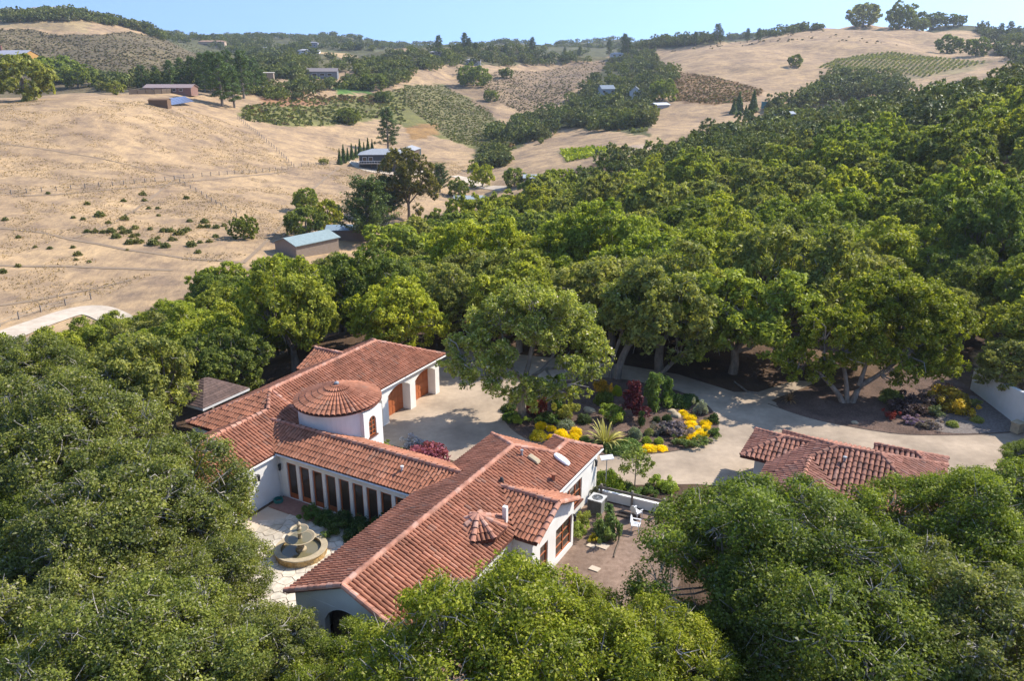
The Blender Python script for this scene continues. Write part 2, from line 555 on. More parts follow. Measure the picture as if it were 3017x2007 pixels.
def terrain():
    nr = len(rgrid)
    # the visible sector
    V = np.stack([TX, TY, TZ], -1)
    px, py = proj(V)
    x, y = px / K, py / K
    wob = np.clip(200 / np.maximum(rgrid, 60), .12, 1)[None, :]
    x = x + wob * ((vnoise(TX / 4, TY / 4, 5) - .5) * 26 + (vnoise(TX / 15, TY / 15, 6) - .5) * 26)
    y = y + wob * ((vnoise(TX / 4, TY / 4, 7) - .5) * 14 + (vnoise(TX / 15, TY / 15, 8) - .5) * 14)
    R = np.broadcast_to(rgrid[None, :], TX.shape)
    C = np.zeros((*TX.shape, 4)); C[..., 3] = 1
    C[..., :3] = DRY
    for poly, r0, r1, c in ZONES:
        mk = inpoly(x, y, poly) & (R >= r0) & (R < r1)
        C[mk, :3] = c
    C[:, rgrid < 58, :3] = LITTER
    # tufts and drifts of the dry grass
    idx = np.arange(NTH * nr).reshape(NTH, nr)
    F = np.stack([idx[:-1, :-1], idx[1:, :-1], idx[1:, 1:], idx[:-1, 1:]], -1).reshape(-1, 4)
    verts = V.reshape(-1, 3); cols = C.reshape(-1, 4)
    # the rest of the circle, coarse
    tb = np.linspace(TH1, 2 * math.pi + TH0, 60)
    zb = np.stack([TZ[-1] + (TZ[0] - TZ[-1]) * t for t in np.linspace(0, 1, 60)])
    sel = np.arange(0, nr, 8)
    if sel[-1] != nr - 1: sel = np.append(sel, nr - 1)
    Vb = np.stack([np.sin(tb)[:, None] * rgrid[sel][None], np.cos(tb)[:, None] * rgrid[sel][None], zb[:, sel]], -1)
    ib = np.arange(Vb.shape[0] * Vb.shape[1]).reshape(Vb.shape[:2]) + len(verts)
    Fb = np.stack([ib[:-1, :-1], ib[1:, :-1], ib[1:, 1:], ib[:-1, 1:]], -1).reshape(-1, 4)
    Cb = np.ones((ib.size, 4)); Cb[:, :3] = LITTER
    # centre cap
    nv = len(verts) + ib.size
    verts = np.concatenate([verts, Vb.reshape(-1, 3), [[0, 0, 0]]]); cols = np.concatenate([cols, Cb, [[*LITTER, 1]]])
    F = np.concatenate([F, Fb])
    loop = list(idx[:, 0]) + list(ib[1:, 0])
    tri = [(nv, b, a) for a, b in zip(loop, loop[1:])]
    me = bpy.data.meshes.new("terrain")
    faces = F[:, ::-1].tolist() + tri
    me.from_pydata(verts.tolist(), [], faces)
    at = me.color_attributes.new("cover", 'FLOAT_COLOR', 'POINT')
    at.data.foreach_set("color", cols.reshape(-1).astype(np.float32))
    me.polygons.foreach_set("use_smooth", [True] * len(faces))
    m, nt, p = new_mat("ground_cover")
    a = N(nt, "ShaderNodeVertexColor", layer_name="cover")
    c1, h1, _ = noise_col(nt, (.72, .70, .72), (1.25, 1.2, 1.08), .045, detail=6, rough=.65, lo=.32, hi=.68)
    c2, h2, _ = noise_col(nt, (.80, .80, .82), (1.2, 1.18, 1.14), .9, detail=5, rough=.7, lo=.3, hi=.7, stretch=(1, .45, 1))
    c3, h3, _ = noise_col(nt, (.80, .80, .84), (1.06, 1.04, 1.0), .18, detail=5, lo=.36, hi=.56)
    c = mul(nt, mul(nt, mul(nt, a.outputs[0], c1), c2), c3)
    nt.links.new(c, p.inputs['Base Color'])
    p.inputs['Roughness'].default_value = .95
    p.inputs['Specular IOR Level'].default_value = .1
    bump(nt, p, h2, .6, .35)
    me.materials.append(m)
    o = link("terrain", me)
    tag(o, "dry golden hills and wooded ground around the villa", "hills", kind="structure")


terrain()

# ------------------------------------------------------------------ the villa (local axes: x = towards the right/front, y = away to the right)
def L(u, v, z): return (v, u, z)


def tile_plane(mb, pts, spacing=.235, course=.42, deck=None, seed=0, lift=.02):
    """barrel tiles laid over one roof plane: every tile a small tapered half pipe, overlapping the one below"""
    rng = np.random.default_rng(seed + int(abs(sum(p[0] * 13 + p[1] * 7 for p in pts)) * 10) % 9999)
    P = np.array(pts, float)
    n = np.zeros(3)
    for i in range(len(P)):
        a, b = P[i], P[(i + 1) % len(P)]
        n += np.cross(a - P[0], b - P[0])
    n /= np.linalg.norm(n)
    if n[2] < 0: n = -n
    s = np.array([n[0] * n[2], n[1] * n[2], -(n[0] ** 2 + n[1] ** 2)])
    s /= np.linalg.norm(s)
    a = np.cross(s, n)
    o = P[0]
    q = [((p - o) @ a, (p - o) @ s) for p in P]
    a0, a1 = min(t[0] for t in q), max(t[0] for t in q)
    k = max(1, int(round((a1 - a0) / spacing)))
    sp = (a1 - a0) / k
    SEG = 5
    for i in range(k):
        ac = a0 + (i + .5) * sp
        xs = []
        for j in range(len(q)):
            (x0, y0), (x1, y1) = q[j], q[(j + 1) % len(q)]
            if (x0 > ac) != (x1 > ac):
                xs.append(y0 + (y1 - y0) * (ac - x0) / (x1 - x0))
        xs.sort()
        for t0, t1 in zip(xs[::2], xs[1::2]):
            e = t1
            while e > t0 + .05:
                b = max(t0, e - course - .05)
                jit = rng.normal(0, .006); tw = rng.normal(0, .006); hz = rng.normal(0, .006)
                r0, r1 = sp * .37, sp * .46
                vs = []
                for (tt, r, h) in ((b, r0, .012 + hz), (e, r1, .027 + hz)):
                    for g in range(SEG + 1):
                        an = math.pi * g / SEG
                        vs.append(o + a * (ac + jit + (tw if tt == e else 0) + r * math.cos(an)) + s * tt + n * (lift + h + r * .95 * math.sin(an)))
                fs = [(g, g + 1, SEG + 2 + g, SEG + 1 + g) for g in range(SEG)]
                mb.add(vs, fs)
                e -= course
    if deck is not None:
        deck.prism([tuple(p + n * .012) for p in P], -.13)


def caps(mb, p0, p1, r=.15, step=.42, seed=1):
    rng = random.Random(seed + int(abs(p0[0] * 31 + p1[1] * 17)))
    p0, p1 = np.array(p0, float), np.array(p1, float)
    Ln = np.linalg.norm(p1 - p0)
    if p0[2] < p1[2]: p0, p1 = p1, p0
    t = (p1 - p0) / Ln
    a = np.cross(t, [0, 0, 1.]); a /= np.linalg.norm(a)
    n = np.cross(a, t)
    k = max(1, int(round(Ln / step)))
    for i in range(k):
        vs = []
        hz = rng.uniform(-.008, .008)
        for tt, rr, h in ((i * Ln / k - .03, r * .88, 0), ((i + 1) * Ln / k, r * 1.05, .03)):
            for g in range(7):
                an = -.15 + (math.pi + .3) * g / 6
                vs.append(p0 + t * tt + a * rr * math.cos(an) + n * (rr * math.sin(an) + .03 + h + hz))
        mb.add(vs, [(g, g + 1, 8 + g, 7 + g) for g in range(6)])


def wall(mb, axis, at, a0, a1, z0, z1, th, holes=(), arch_seg=10):
    """wall along x or y (axis), outer face at `at`, thickness th (signed, inwards); holes (b0,b1,zb,zt,rise)"""
    def bx(s0, s1, zb, zt):
        if s1 - s0 < 1e-4 or zt - zb < 1e-4: return
        lo, hi = sorted((at, at + th))
        if axis == 'y': mb.box(lo, hi, s0, s1, zb, zt)
        else: mb.box(s0, s1, lo, hi, zb, zt)
    holes = sorted(holes)
    c = a0
    for b0, b1, zb, zt, rise in holes:
        bx(c, b0, z0, z1)
        bx(b0, b1, z0, zb)
        if rise <= 0:
            bx(b0, b1, zt, z1)
        else:
            w = (b1 - b0) / 2; mid = (b0 + b1) / 2
            R = (w * w + rise * rise) / (2 * rise)
            low = []
            for i in range(arch_seg + 1):
                s = b0 + (b1 - b0) * i / arch_seg
                low.append((s, zt - R + math.sqrt(max(R * R - (s - mid) ** 2, 0))))
            for (s0, q0), (s1, q1) in zip(low, low[1:]):
                lo, hi = sorted((at, at + th))
                vs = []
                for d in (lo, hi):
                    for s, z in ((s0, q0), (s1, q1), (s1, z1), (s0, z1)):
                        vs.append((d, s, z) if axis == 'y' else (s, d, z))
                mb.add(vs, [(0, 1, 2, 3), (7, 6, 5, 4), (0, 4, 5, 1), (2, 6, 7, 3)])
        c = b1
    bx(c, a1, z0, z1)


def window_part(parent, axis, at, b0, b1, z0, z1, cols, rows, name="window", frame_m='wood_red', depth=.07, fw=.07, glass_back=.05, arch=0):
    """one framed window: frame mesh with mullions, panes as its child; at = plane of the frame's face, depth goes inwards (sign)"""
    f, g = MB(), MB()
    sg = 1 if depth > 0 else -1

    def bx(m, s0, s1, za, zb, d0, d1):
        lo, hi = sorted((at + d0 * sg, at + d1 * sg))
        if axis == 'y': m.box(lo, hi, s0, s1, za, zb)
        else: m.box(s0, s1, lo, hi, za, zb)
    dp = abs(depth)
    bx(f, b0, b0 + fw, z0, z1, 0, dp); bx(f, b1 - fw, b1, z0, z1, 0, dp)
    bx(f, b0 + fw, b1 - fw, z0, z0 + fw, 0, dp); bx(f, b0 + fw, b1 - fw, z1 - fw, z1, 0, dp)
    for i in range(1, cols):
        s = b0 + (b1 - b0) * i / cols
        bx(f, s - .025, s + .025, z0 + fw, z1 - fw, .008, dp - .008)
    for i in range(1, rows):
        z = z0 + (z1 - z0) * i / rows
        for j in range(cols):
            s0, s1 = b0 + (b1 - b0) * j / cols, b0 + (b1 - b0) * (j + 1) / cols
            bx(f, s0 + (.026 if j else fw), s1 - (.026 if j < cols - 1 else fw), z - .018, z + .018, .012, dp - .012)
    bx(g, b0 + fw * .5, b1 - fw * .5, z0 + fw * .5, z1 - fw * .5, glass_back, glass_back + .012)
    o = f.build(name, M[frame_m], parent)
    g.build("pane", M['glass'], o)
    return o


RZ_H = -AZ
villa = empty("villa", (ORG[0], ORG[1], 0), RZ_H, "sprawling white stucco villa with red clay tile roofs and a round entrance tower", "house")
PT = .447


def build_villa():
    H = villa
    # ---------------- walls
    w = MB()
    # garage wing: front wall with arches, far end, back, left end
    gar = [(10.05, 11.38, 0.0, 2.45, .35), (12.12, 14.88, 0.0, 2.68, .5), (15.58, 18.33, 0.0, 2.70, .5)]
    wall(w, 'y', -1.45, 7.6, 18.9, 0, 3.02, -.75, gar)
    w.box(-2.42, -2.2, 7.6, 12.0, 0, 3.0); w.box(-2.42, -2.2, 15.0, 15.5, 0, 3.0); w.box(-2.42, -2.2, 18.4, 18.88, 0, 3.0)
    w.box(-2.42, -2.2, 12.0, 15.0, 2.72, 3.0); w.box(-2.42, -2.2, 15.5, 18.4, 2.72, 3.0)
    w.box(-8.8, -2.2, 18.6, 18.9, 0, 3.0)
    w.box(-8.9, -8.6, .6, 18.9, 0, 3.0)
    w.box(-8.6, -.86, .3, .6, 0, 2.9)
    # left wing: lit wall, gable end, back
    wall(w, 'y', -.85, -5.0, .25, -.1, 2.9, -.3, [(-3.35, -2.25, 0, 2.15, 0)])
    w.box(-6.5, -.86, -5.2, -4.9, -.1, 2.9)
    w.box(-6.7, -6.45, -5.2, .3, -.1, 2.9)
    # gallery: near wall with nine openings, far wall
    op = [(-.17 + 1.045 * k, -.17 + 1.045 * k + .80, 0.02, 2.53, 0) for k in range(9)]
    wall(w, 'x', .22, -.85, 9.72, -.1, 2.98, .28, op)
    w.box(-.8, 9.72, 3.6, 3.85, 0, 2.98)
    # bedroom wing
    wall(w, 'x', -9.5, 9.9, 16.4, -.1, 3.05, .3, [(11.6, 14.2, 0, 3.04, .9)])
    tri = [L(-9.49, 9.9, 3.05), L(-9.49, 16.4, 3.05), L(-9.49, 13.15, 4.5)]
    w.add(tri + [(p[0], p[1] + .28, p[2]) for p in tri], [(0, 1, 2), (5, 4, 3), (0, 2, 5, 3), (1, 4, 5, 2), (0, 3, 4, 1)])
    w.box(9.9, 10.2, -9.2, 8.5, -.1, 3.05)
    wall(w, 'y', 16.4, -9.2, 10.2, -.1, 3.05, -.3, [(5.55, 7.95, .72, 2.25, 0)])
    w.box(13.5, 16.1, 9.9, 10.2, 0, 3.0); w.box(10.2, 13.5, 8.2, 8.5, 0, 3.0); w.box(13.25, 13.5, 8.5, 10.2, 0, 3.0)
    # gabled bay with tall windows
    wall(w, 'y', 17.6, -.75, 4.2, -.1, 2.95, -.25, [(.1, 1.0, .35, 2.2, 0), (1.95, 3.95, .35, 2.2, 0)])
    t2 = [L(-.75, 17.59, 2.95), L(4.2, 17.59, 2.95), L(1.7, 17.59, 4.0)]
    w.add(t2 + [(p[0] - .23, p[1], p[2]) for p in t2], [(0, 1, 2), (5, 4, 3), (0, 2, 5, 3), (1, 4, 5, 2), (0, 3, 4, 1)])
    w.box(16.4, 17.35, -.75, -.5, -.1, 2.95); w.box(16.4, 17.35, 3.95, 4.2, -.1, 2.95)
    # polygonal bay
    oc = [(14.97 + 1.2 * math.cos(math.radians(a)), -1.75 + 1.2 * math.sin(math.radians(a)), 3.68) for a in range(22, 382, 45)]
    w.prism(oc, -3.9)
    # rear gable
    w.box(-9.6, -8.9, 11.55, 15.55, 0, 3.0)
    w.build("wall", M['stucco'], H)

    # ---------------- roofs
    def roof(name, planes, cap_lines, mat='tile', seed=0, sp=.235):
        mb, dk, cp = MB(), MB(), MB()
        for pl in planes: tile_plane(mb, pl, sp, deck=dk, seed=seed)
        r = mb.build(name, [M[mat]], H)
        dk.build("roof_deck", M['tile_base'], r)
        for a, b in cap_lines:
            cp = MB(); caps(cp, a, b); cp.build("ridge_cap", M['cap'], r)
        return r

    ze, zr = 3.1, 4.84
    rR, rL = L(15.6, -5.2, zr), L(4.2, -5.2, zr)
    eFR, eFL = L(19.6, -1.3, ze), L(4.2, -1.3, ze)
    eBR = L(19.6, -9.1, ze)
    roof("garage_roof", [
        [eFL, eFR, rR, rL],
        [eFR, eBR, rR],
        [eBR, L(15.85, -9.1, ze), L(13.55, -6.85, 4.1), L(11.25, -9.1, ze), L(.3, -9.1, ze), rL, rR],
        [L(.3, -9.1, ze), rL, L(2.55, -3.75, 4.33 - .05), L(.3, -1.9, ze)],
        [L(11.25, -9.1, ze), L(11.25, -9.75, ze), L(13.55, -9.75, 4.1), L(13.55, -6.85, 4.1)],
        [L(15.85, -9.1, ze), L(15.85, -9.75, ze), L(13.55, -9.75, 4.1), L(13.55, -6.85, 4.1)],
    ], [(rL, rR), (rR, eFR), (rR, eBR), (rL, L(2.5, -3.75, 4.32)), (rL, L(.3, -9.1, ze)), (L(13.55, -6.85, 4.12), L(13.55, -9.75, 4.12)),
        (L(4.2, -4.9, 4.74), L(4.0, -2.6, 3.78))])
    roof("left_wing_roof", [
        [L(-5.3, -.75, 3.0), L(4.0, -.75, 3.0), L(4.0, -5.1, 4.945), L(2.35, -3.75, 4.33), L(-5.3, -3.75, 4.33)],
        [L(-5.3, -6.7, 3.0), L(.25, -6.7, 3.0), L(2.6, -3.75, 4.33), L(-5.3, -3.75, 4.33)],
    ], [(L(2.35, -3.75, 4.33), L(-5.3, -3.75, 4.33))], seed=3)
    gr0, gr1 = L(2.04, -2.95, 4.01), L(2.04, 11.6, 4.01)
    roof("gallery_roof", [
        [L(0, -.9, 3.1), L(0, 9.6, 3.1), gr1, gr0],
        [L(4.08, -.9, 3.1), L(4.08, 9.6, 3.1), gr1, L(2.04, -1.5, 4.01)],
    ], [(gr0, gr1)], seed=5)
    c0, c1 = L(-9.85, 13.15, 4.7), L(5.2, 13.15, 4.7)
    b0, b1 = L(7.0, 14.95, 3.88), L(8.75, 14.95, 3.86)
    e1, e2 = L(8.65, 9.7, 3.16), L(10.4, 16.6, 3.1)
    xr0, xr1 = L(1.68, 14.38, 4.15), L(1.6, 17.9, 4.15)
    roof("bedroom_roof", [
        [L(-9.85, 9.7, 3.16), e1, c1, c0],
        [c0, c1, b0, b1, e2, L(4.1, 16.6, 3.16), xr0, L(-.9, 16.6, 3.16), L(-9.85, 16.6, 3.16)],
        [e1, c1, b0, L(8.65, 13.3, 3.14)],
        [b0, b1, L(10.4, 13.3, 3.1), L(8.65, 13.3, 3.12)],
        [b1, e2, L(10.4, 13.3, 3.1)],
        [xr0, xr1, L(-.9, 17.9, 3.12), L(-.9, 16.65, 3.12)],
        [xr0, xr1, L(4.1, 17.9, 3.12), L(4.1, 16.65, 3.12)],
    ], [(c0, c1), (c1, e1), (c1, b0), (b0, b1), (b1, e2), (b1, L(10.4, 13.3, 3.1)), (xr0, xr1), (c0, L(-9.85, 16.6, 3.16)), (c0, L(-9.85, 9.7, 3.16)),
        (xr1, L(4.1, 17.9, 3.12)), (xr1, L(-.9, 17.9, 3.12))], seed=8)
    # octagonal bay roof
    ap = L(-1.75, 15.0, 4.36)
    ring = [(14.97 + 1.45 * math.cos(math.radians(a)), -1.75 + 1.45 * math.sin(math.radians(a)), 3.70) for a in range(22, 382, 45)]
    roof("bay_roof", [[ap, ring[i], ring[(i + 1) % 8]] for i in range(8)], [(ap, r) for r in ring], seed=11)

    # gutters along the white eaves
    g = MB()
    for p0, p1 in ((L(9.2, -1.24, 3.04), L(19.6, -1.24, 3.04)), (L(-5.3, -.69, 2.94), L(-.05, -.69, 2.94)), (L(-.06, -.7, 3.04), L(-.06, 9.5, 3.04)), (L(4.2, 16.66, 3.06), L(10.45, 16.66, 3.06))):
        g = MB(); g.tube([p0, p1], [.065, .065], 6); g.build("gutter", M['trim'], H)
    for p0, z in ((L(.12, -.72, 0), 3.0), (L(.55, 9.3, 0), 3.0), (L(4.3, 16.5, 0), 3.0)):
        g = MB(); g.tube([(p0[0], p0[1], 0), (p0[0], p0[1], z)], [.035, .035], 6); g.build("downpipe", M['trim'], H)

    # flat lead valley between tower and roofs
    f = MB()
    f.prism([L(2.1, -2.9, 3.62), L(3.9, -2.9, 3.62), L(7.2, -2.9, 3.62), L(7.2, -1.0, 3.50), L(2.3, -1.0, 3.50)], -.25)
    f.build("valley_flashing", M['metal_grey'], H)

    # ---------------- entrance tower
    cu, cv, R = 5.05, .05, 2.6
    t = MB()
    t.lathe([(R, 0), (R, 4.86), (R + .12, 4.92), (R + .12, 5.0), (R - .3, 5.0)], cv, cu, 56)
    wall(t, 'y', cv + 2.76, cu - .80, cu + 1.05, 0, 4.84, -1.3, [(cu - .32, cu + .42, 2.98, 4.36, .34)])
    tw = t.build("tower", M['stucco'], H)
    window_part(tw, 'y', cv + 2.71, cu - .30, cu + .40, 3.0, 4.30, 2, 4, "tower_window", 'wood_red', -.07)
    sl_ = MB(); sl_.box(cv + 2.3, cv + 2.84, cu - .40, cu + .50, 2.90, 2.98); sl_.build("window_sill", M['tile_base'], tw)
    tl = MB()
    NB = 52; rad = R + .26; zt, zb = 6.08, 5.02
    rng = random.Random(4)
    for k in range(NB):
        an = 2 * math.pi * k / NB
        d = np.array([math.cos(an), math.sin(an), 0]); a = np.array([-math.sin(an), math.cos(an), 0])
        hw = 2 * math.pi / NB
        nc = 7
        for j in range(nc):
            r0, r1 = max(rad * j / nc - .05, .02), rad * (j + 1) / nc
            if j == 0: r0 = .05
            if j < 2 and k % 2: continue
            f2 = 2 if j < 2 else 1
            vs = []
            for r, h in ((r0, .02), (r1, .055)):
                z = zt - (zt - zb) * r / rad
                hr = r * hw * .46 * f2
                hh = min(hr, .12)
                for gk in range(6):
                    q = math.pi * gk / 5
                    vs.append(np.array([cv, cu, z + h + hh * math.sin(q) + rng.uniform(-.004, .004)]) + d * r + a * hr * math.cos(q))
            tl.add(vs, [(gk + 1, gk, 6 + gk, 7 + gk) for gk in range(5)])
    rf = tl.build("tower_roof", M['tile'], tw)
    dk = MB(); dk.lathe([(rad, zb - .04), (rad - .02, zb), (.02, zt)], cv, cu, 56); dk.build("roof_deck", M['tile_base'], rf)
    fn = MB(); fn.lathe([(.16, zt), (.15, zt + .10), (.05, zt + .16), (.0, zt + .17)], cv, cu, 12); fn.build("finial", M['metal_grey'], rf)

    # ---------------- doors and windows
    for nm, y0, y1 in (("garage_door", 12.02, 14.98), ("garage_door", 15.48, 18.42)):
        d = MB()
        for i in range(4):
            z0 = .02 + i * .68
            d.box(-2.30, -2.19, y0, y1, z0, z0 + .665)
            n = 4
            for j in range(n):
                s0 = y0 + .12 + (y1 - y0 - .24) * j / n; s1 = y0 + .12 + (y1 - y0 - .24) * (j + 1) / n - .10
                d.box(-2.19, -2.172, s0 + .03, s1, z0 + .10, z0 + .56)
        d.build(nm, M['wood_red'], H)
    d = MB(); d.box(-2.2, -2.12, 10.2, 11.3, 0, 2.1); d.build("side_door", M['wood_dark'], H)
    d = MB(); d.box(-1.05, -.97, -3.3, -2.3, 0, 2.12); d.build("patio_door", M['wood_red'], H)
    for k, (a, b, z0, z1, r) in enumerate(op):
        o = window_part(H, 'x', .30, a + .005, b - .005, .03, 2.52, 1, 1, "glazed_door", 'wood_red', .08, .095, .045)
        kp = MB(); kp.box(a + .10, b - .10, .307, .372, .125, .36); kp.build("kick_panel", M['wood_red'], o)
    window_part(H, 'y', 16.34, 5.58, 7.92, .75, 2.22, 3, 2, "bedroom_window", 'wood_red', -.1, .08)
    s = MB(); s.box(16.2, 16.5, 5.45, 8.05, .62, .72); s.build("window_sill", M['tile_base'], H)
    window_part(H, 'y', 17.54, 1.98, 3.92, .38, 2.18, 2, 3, "bay_window", 'wood_red', -.1, .08)
    window_part(H, 'y', 17.54, .12, .98, .38, 2.18, 1, 3, "bay_window", 'wood_red', -.1, .08)
    # dark porch behind the near arch
    p = MB(); p.box(11.5, 14.3, -8.9, -8.7, -.1, 3.04); p.build("porch_door", M['wood_dark'], H)
    # interior floor and back so the glazing shows a room
    fl_ = MB(); fl_.box(-.7, 9.6, .5, 3.6, -.06, -.02); fl_.build("gallery_floor", M['tile_base'], H)

    # roof fittings
    def on_c(u, v): return 3.16 + PT * (16.6 - v)
    r = MB(); u, v = 4.75, 16.05; z = on_c(u, v)
    r.lathe([(.13, z - .1), (.13, z + .42), (.16, z + .42), (.16, z + .50), (.0, z + .52)], v, u, 12); r.build("vent_pipe", M['tile'], H)
    for u, v, h in ((4.9, 13.9, .38),):
        r = MB(); z = on_c(u, v); r.lathe([(.07, z - .1), (.07, z + h), (.1, z + h), (.1, z + h + .06), (0, z + h + .08)], v, u, 10); r.build("vent_pipe", M['metal_grey'], H)
    r = MB(); z = 3.1 + PT * 1.15
    r.lathe([(.06, z - .1), (.06, z + .30), (.1, z + .30), (.1, z + .38), (0, z + .40)], 8.1, 1.15, 10); r.build("vent_pipe", M['trim'], H)
    # white domed skylight (lozenge following the slope) and a low box vent
    def sloped(name, mat, u0, v0, lu, lv, h, dome):
        mb = MB(); vs = []; fs = []
        nn = 20
        for lev, (sc, hh) in enumerate(((1, 0.03), (1, h * .55), (.82, h * .9), (.45, h))):
            for i in range(nn):
                an = 2 * math.pi * i / nn
                ex = .5 if dome else .22
                cx_ = math.copysign(abs(math.cos(an)) ** ex, math.cos(an)) * lu * sc
                cy_ = math.copysign(abs(math.sin(an)) ** (1 if dome else .22), math.sin(an)) * lv * sc
                vs.append((v0 + cy_, u0 + cx_, on_c(0, v0 + cy_) + .1 + hh))
        for lev in range(3):
            for i in range(nn):
                j = (i + 1) % nn
                fs.append((lev * nn + i, lev * nn + j, (lev + 1) * nn + j, (lev + 1) * nn + i))
        fs.append(tuple(3 * nn + i for i in range(nn)))
        mb.add(vs, fs); mb.build(name, M[mat], H, smooth=False)
    sloped("skylight", 'white_paint', 6.75, 15.6, .26, .50, .18, True)
    sloped("box_vent", 'stone', 5.2, 14.55, .22, .34, .16, False)
    r = MB(); u, v = 1.95, 14.25; r.lathe([(.14, 4.1), (.12, 4.42), (.06, 4.55), (0, 4.56)], v, u, 10); r.build("chimney_cap", M['metal_dark'], H)
    r = MB(); r.box(15.72, 15.95, -.55, -.33, 3.4, 4.45); r.build("chimney", M['stucco'], H)

    # wall lanterns
    def sconce(x, y, z, nx, ny):
        mb = MB()
        cx, cy = x + nx * .14, y + ny * .14
        mb.lathe([(.02, z + .26), (.12, z + .16), (.10, z + .14), (.075, z - .12), (.10, z - .15), (.02, z - .24)], cx, cy, 6)
        mb.box(min(x, cx) - .02, max(x, cx) + .02, min(y, cy) - .02, max(y, cy) + .02, z + .2, z + .23)
        mb.build("wall_lantern", M['metal_dark'], H)
    sconce(-.85, -1.55, 2.12, 1, 0)
    sconce(-.62, .22, 2.1, 0, -1)
    sconce(17.6, 4.05, 1.9, 1, 0)
    sconce(16.4, 9.75, 2.35, 1, 0)


build_villa()


def build_guest():
    G = empty("guest_house", W(15.0, 29.0, -.3), RZ_H, "small guest cottage with weathered pink clay tile roof, half hidden by oaks at the drive", "house")
    oy, ox = 15.0, 29.0

    def Q(u, v, z): return (v - ox, u - oy, z + .3)
    w = MB()
    w.prism([Q(12.9, 26.3, 2.3), Q(12.9, 35.1, 2.3), Q(19.6, 35.1, 2.3), Q(19.6, 26.3, 2.3)], -2.6)
    w.prism([Q(16.3, 24.8, 2.3), Q(16.3, 26.25, 2.3), Q(19.0, 26.25, 2.3), Q(19.0, 24.8, 2.3)], -2.6)
    w.prism([Q(9.6, 26.4, 2.3), Q(9.6, 30.4, 2.3), Q(13.0, 30.4, 2.3), Q(13.0, 26.4, 2.3)], -2.6)
    w.prism([Q(18.2, 31.6, 2.1), Q(18.2, 35.2, 2.1), Q(21.0, 35.2, 2.1), Q(21.0, 31.6, 2.1)], -2.4)
    w.build("wall", M['stucco'], G)
    mb, dk, cp = MB(), MB(), MB()
    g2, g3 = Q(16.3, 29.5, 3.8), Q(16.4, 32.0, 3.8)
    g1, g1b = Q(17.3, 26.2, 3.2), Q(17.3, 28.2, 3.2)
    eNL, eNR, eFR, eFL = Q(12.5, 25.6, 2.3), Q(12.5, 35.8, 2.3), Q(20.1, 35.8, 2.3), Q(20.1, 25.6, 2.3)
    hl = Q(15.0, 28.25, 3.3)
    planes = [
        [g2, g3, Q(12.5, 35.6, 2.3), Q(12.5, 30.75, 2.3), hl],
        [g3, Q(12.5, 35.6, 2.3), Q(20.1, 35.6, 2.3)],
        [g2, g3, Q(20.1, 35.6, 2.3), Q(20.1, 25.8, 2.3)],
        [g2, hl, Q(12.5, 25.8, 2.3), Q(20.1, 25.8, 2.3)],
        # projecting wing
        [hl, Q(9.2, 28.4, 3.3), Q(9.2, 30.9, 2.3), Q(12.5, 30.75, 2.3)],
        [hl, Q(9.2, 28.4, 3.3), Q(9.2, 25.9, 2.3), Q(12.6, 25.9, 2.3)],
        # left block
        [g1, g1b, Q(15.1, 27.4, 2.35), Q(15.1, 24.15, 2.35)],
        [g1, Q(15.1, 24.1, 2.35), Q(19.4, 24.1, 2.35)],
        [g1, g1b, Q(19.4, 28.2, 2.35), Q(19.4, 24.1, 2.35)],
        # small far right block
        [Q(19.6, 31.4, 2.95), Q(19.6, 33.8, 2.95), Q(17.8, 35.6, 2.2), Q(17.8, 31.4, 2.2)],
        [Q(19.6, 33.8, 2.95), Q(21.4, 35.6, 2.2), Q(17.8, 35.6, 2.2)],
        [Q(19.6, 31.4, 2.95), Q(19.6, 33.8, 2.95), Q(21.4, 35.6, 2.2), Q(21.4, 31.4, 2.2)],
    ]
    for pl in planes: tile_plane(mb, pl, .29, .45, deck=dk, seed=21)
    r = mb.build("roof", M['tile_dusty'], G)
    dk.build("roof_deck", M['tile_base'], r)
    for a, b in ((g2, g3), (g2, hl), (g3, Q(12.5, 35.6, 2.3)), (g3, Q(20.1, 35.6, 2.3)), (g2, Q(20.1, 25.8, 2.3)), (hl, Q(9.2, 28.4, 3.3)), (g1, g1b), (g1, Q(15.1, 24.15, 2.35)), (g1, Q(19.4, 24.1, 2.35)),
                 (Q(19.6, 31.4, 2.95), Q(19.6, 33.8, 2.95)), (Q(19.6, 33.8, 2.95), Q(17.8, 35.6, 2.2)), (Q(19.6, 33.8, 2.95), Q(21.4, 35.6, 2.2))):
        cp = MB(); caps(cp, a, b); cp.build("ridge_cap", M['tile_dusty'], r)
    v = MB(); q = Q(15.2, 30.15, 3.4); v.lathe([(.07, q[2] - .1), (.07, q[2] + .3), (.12, q[2] + .3), (.12, q[2] + .4), (0, q[2] + .42)], q[0], q[1], 8)
    v.build("vent_pipe", M['metal_grey'], G)


build_guest()


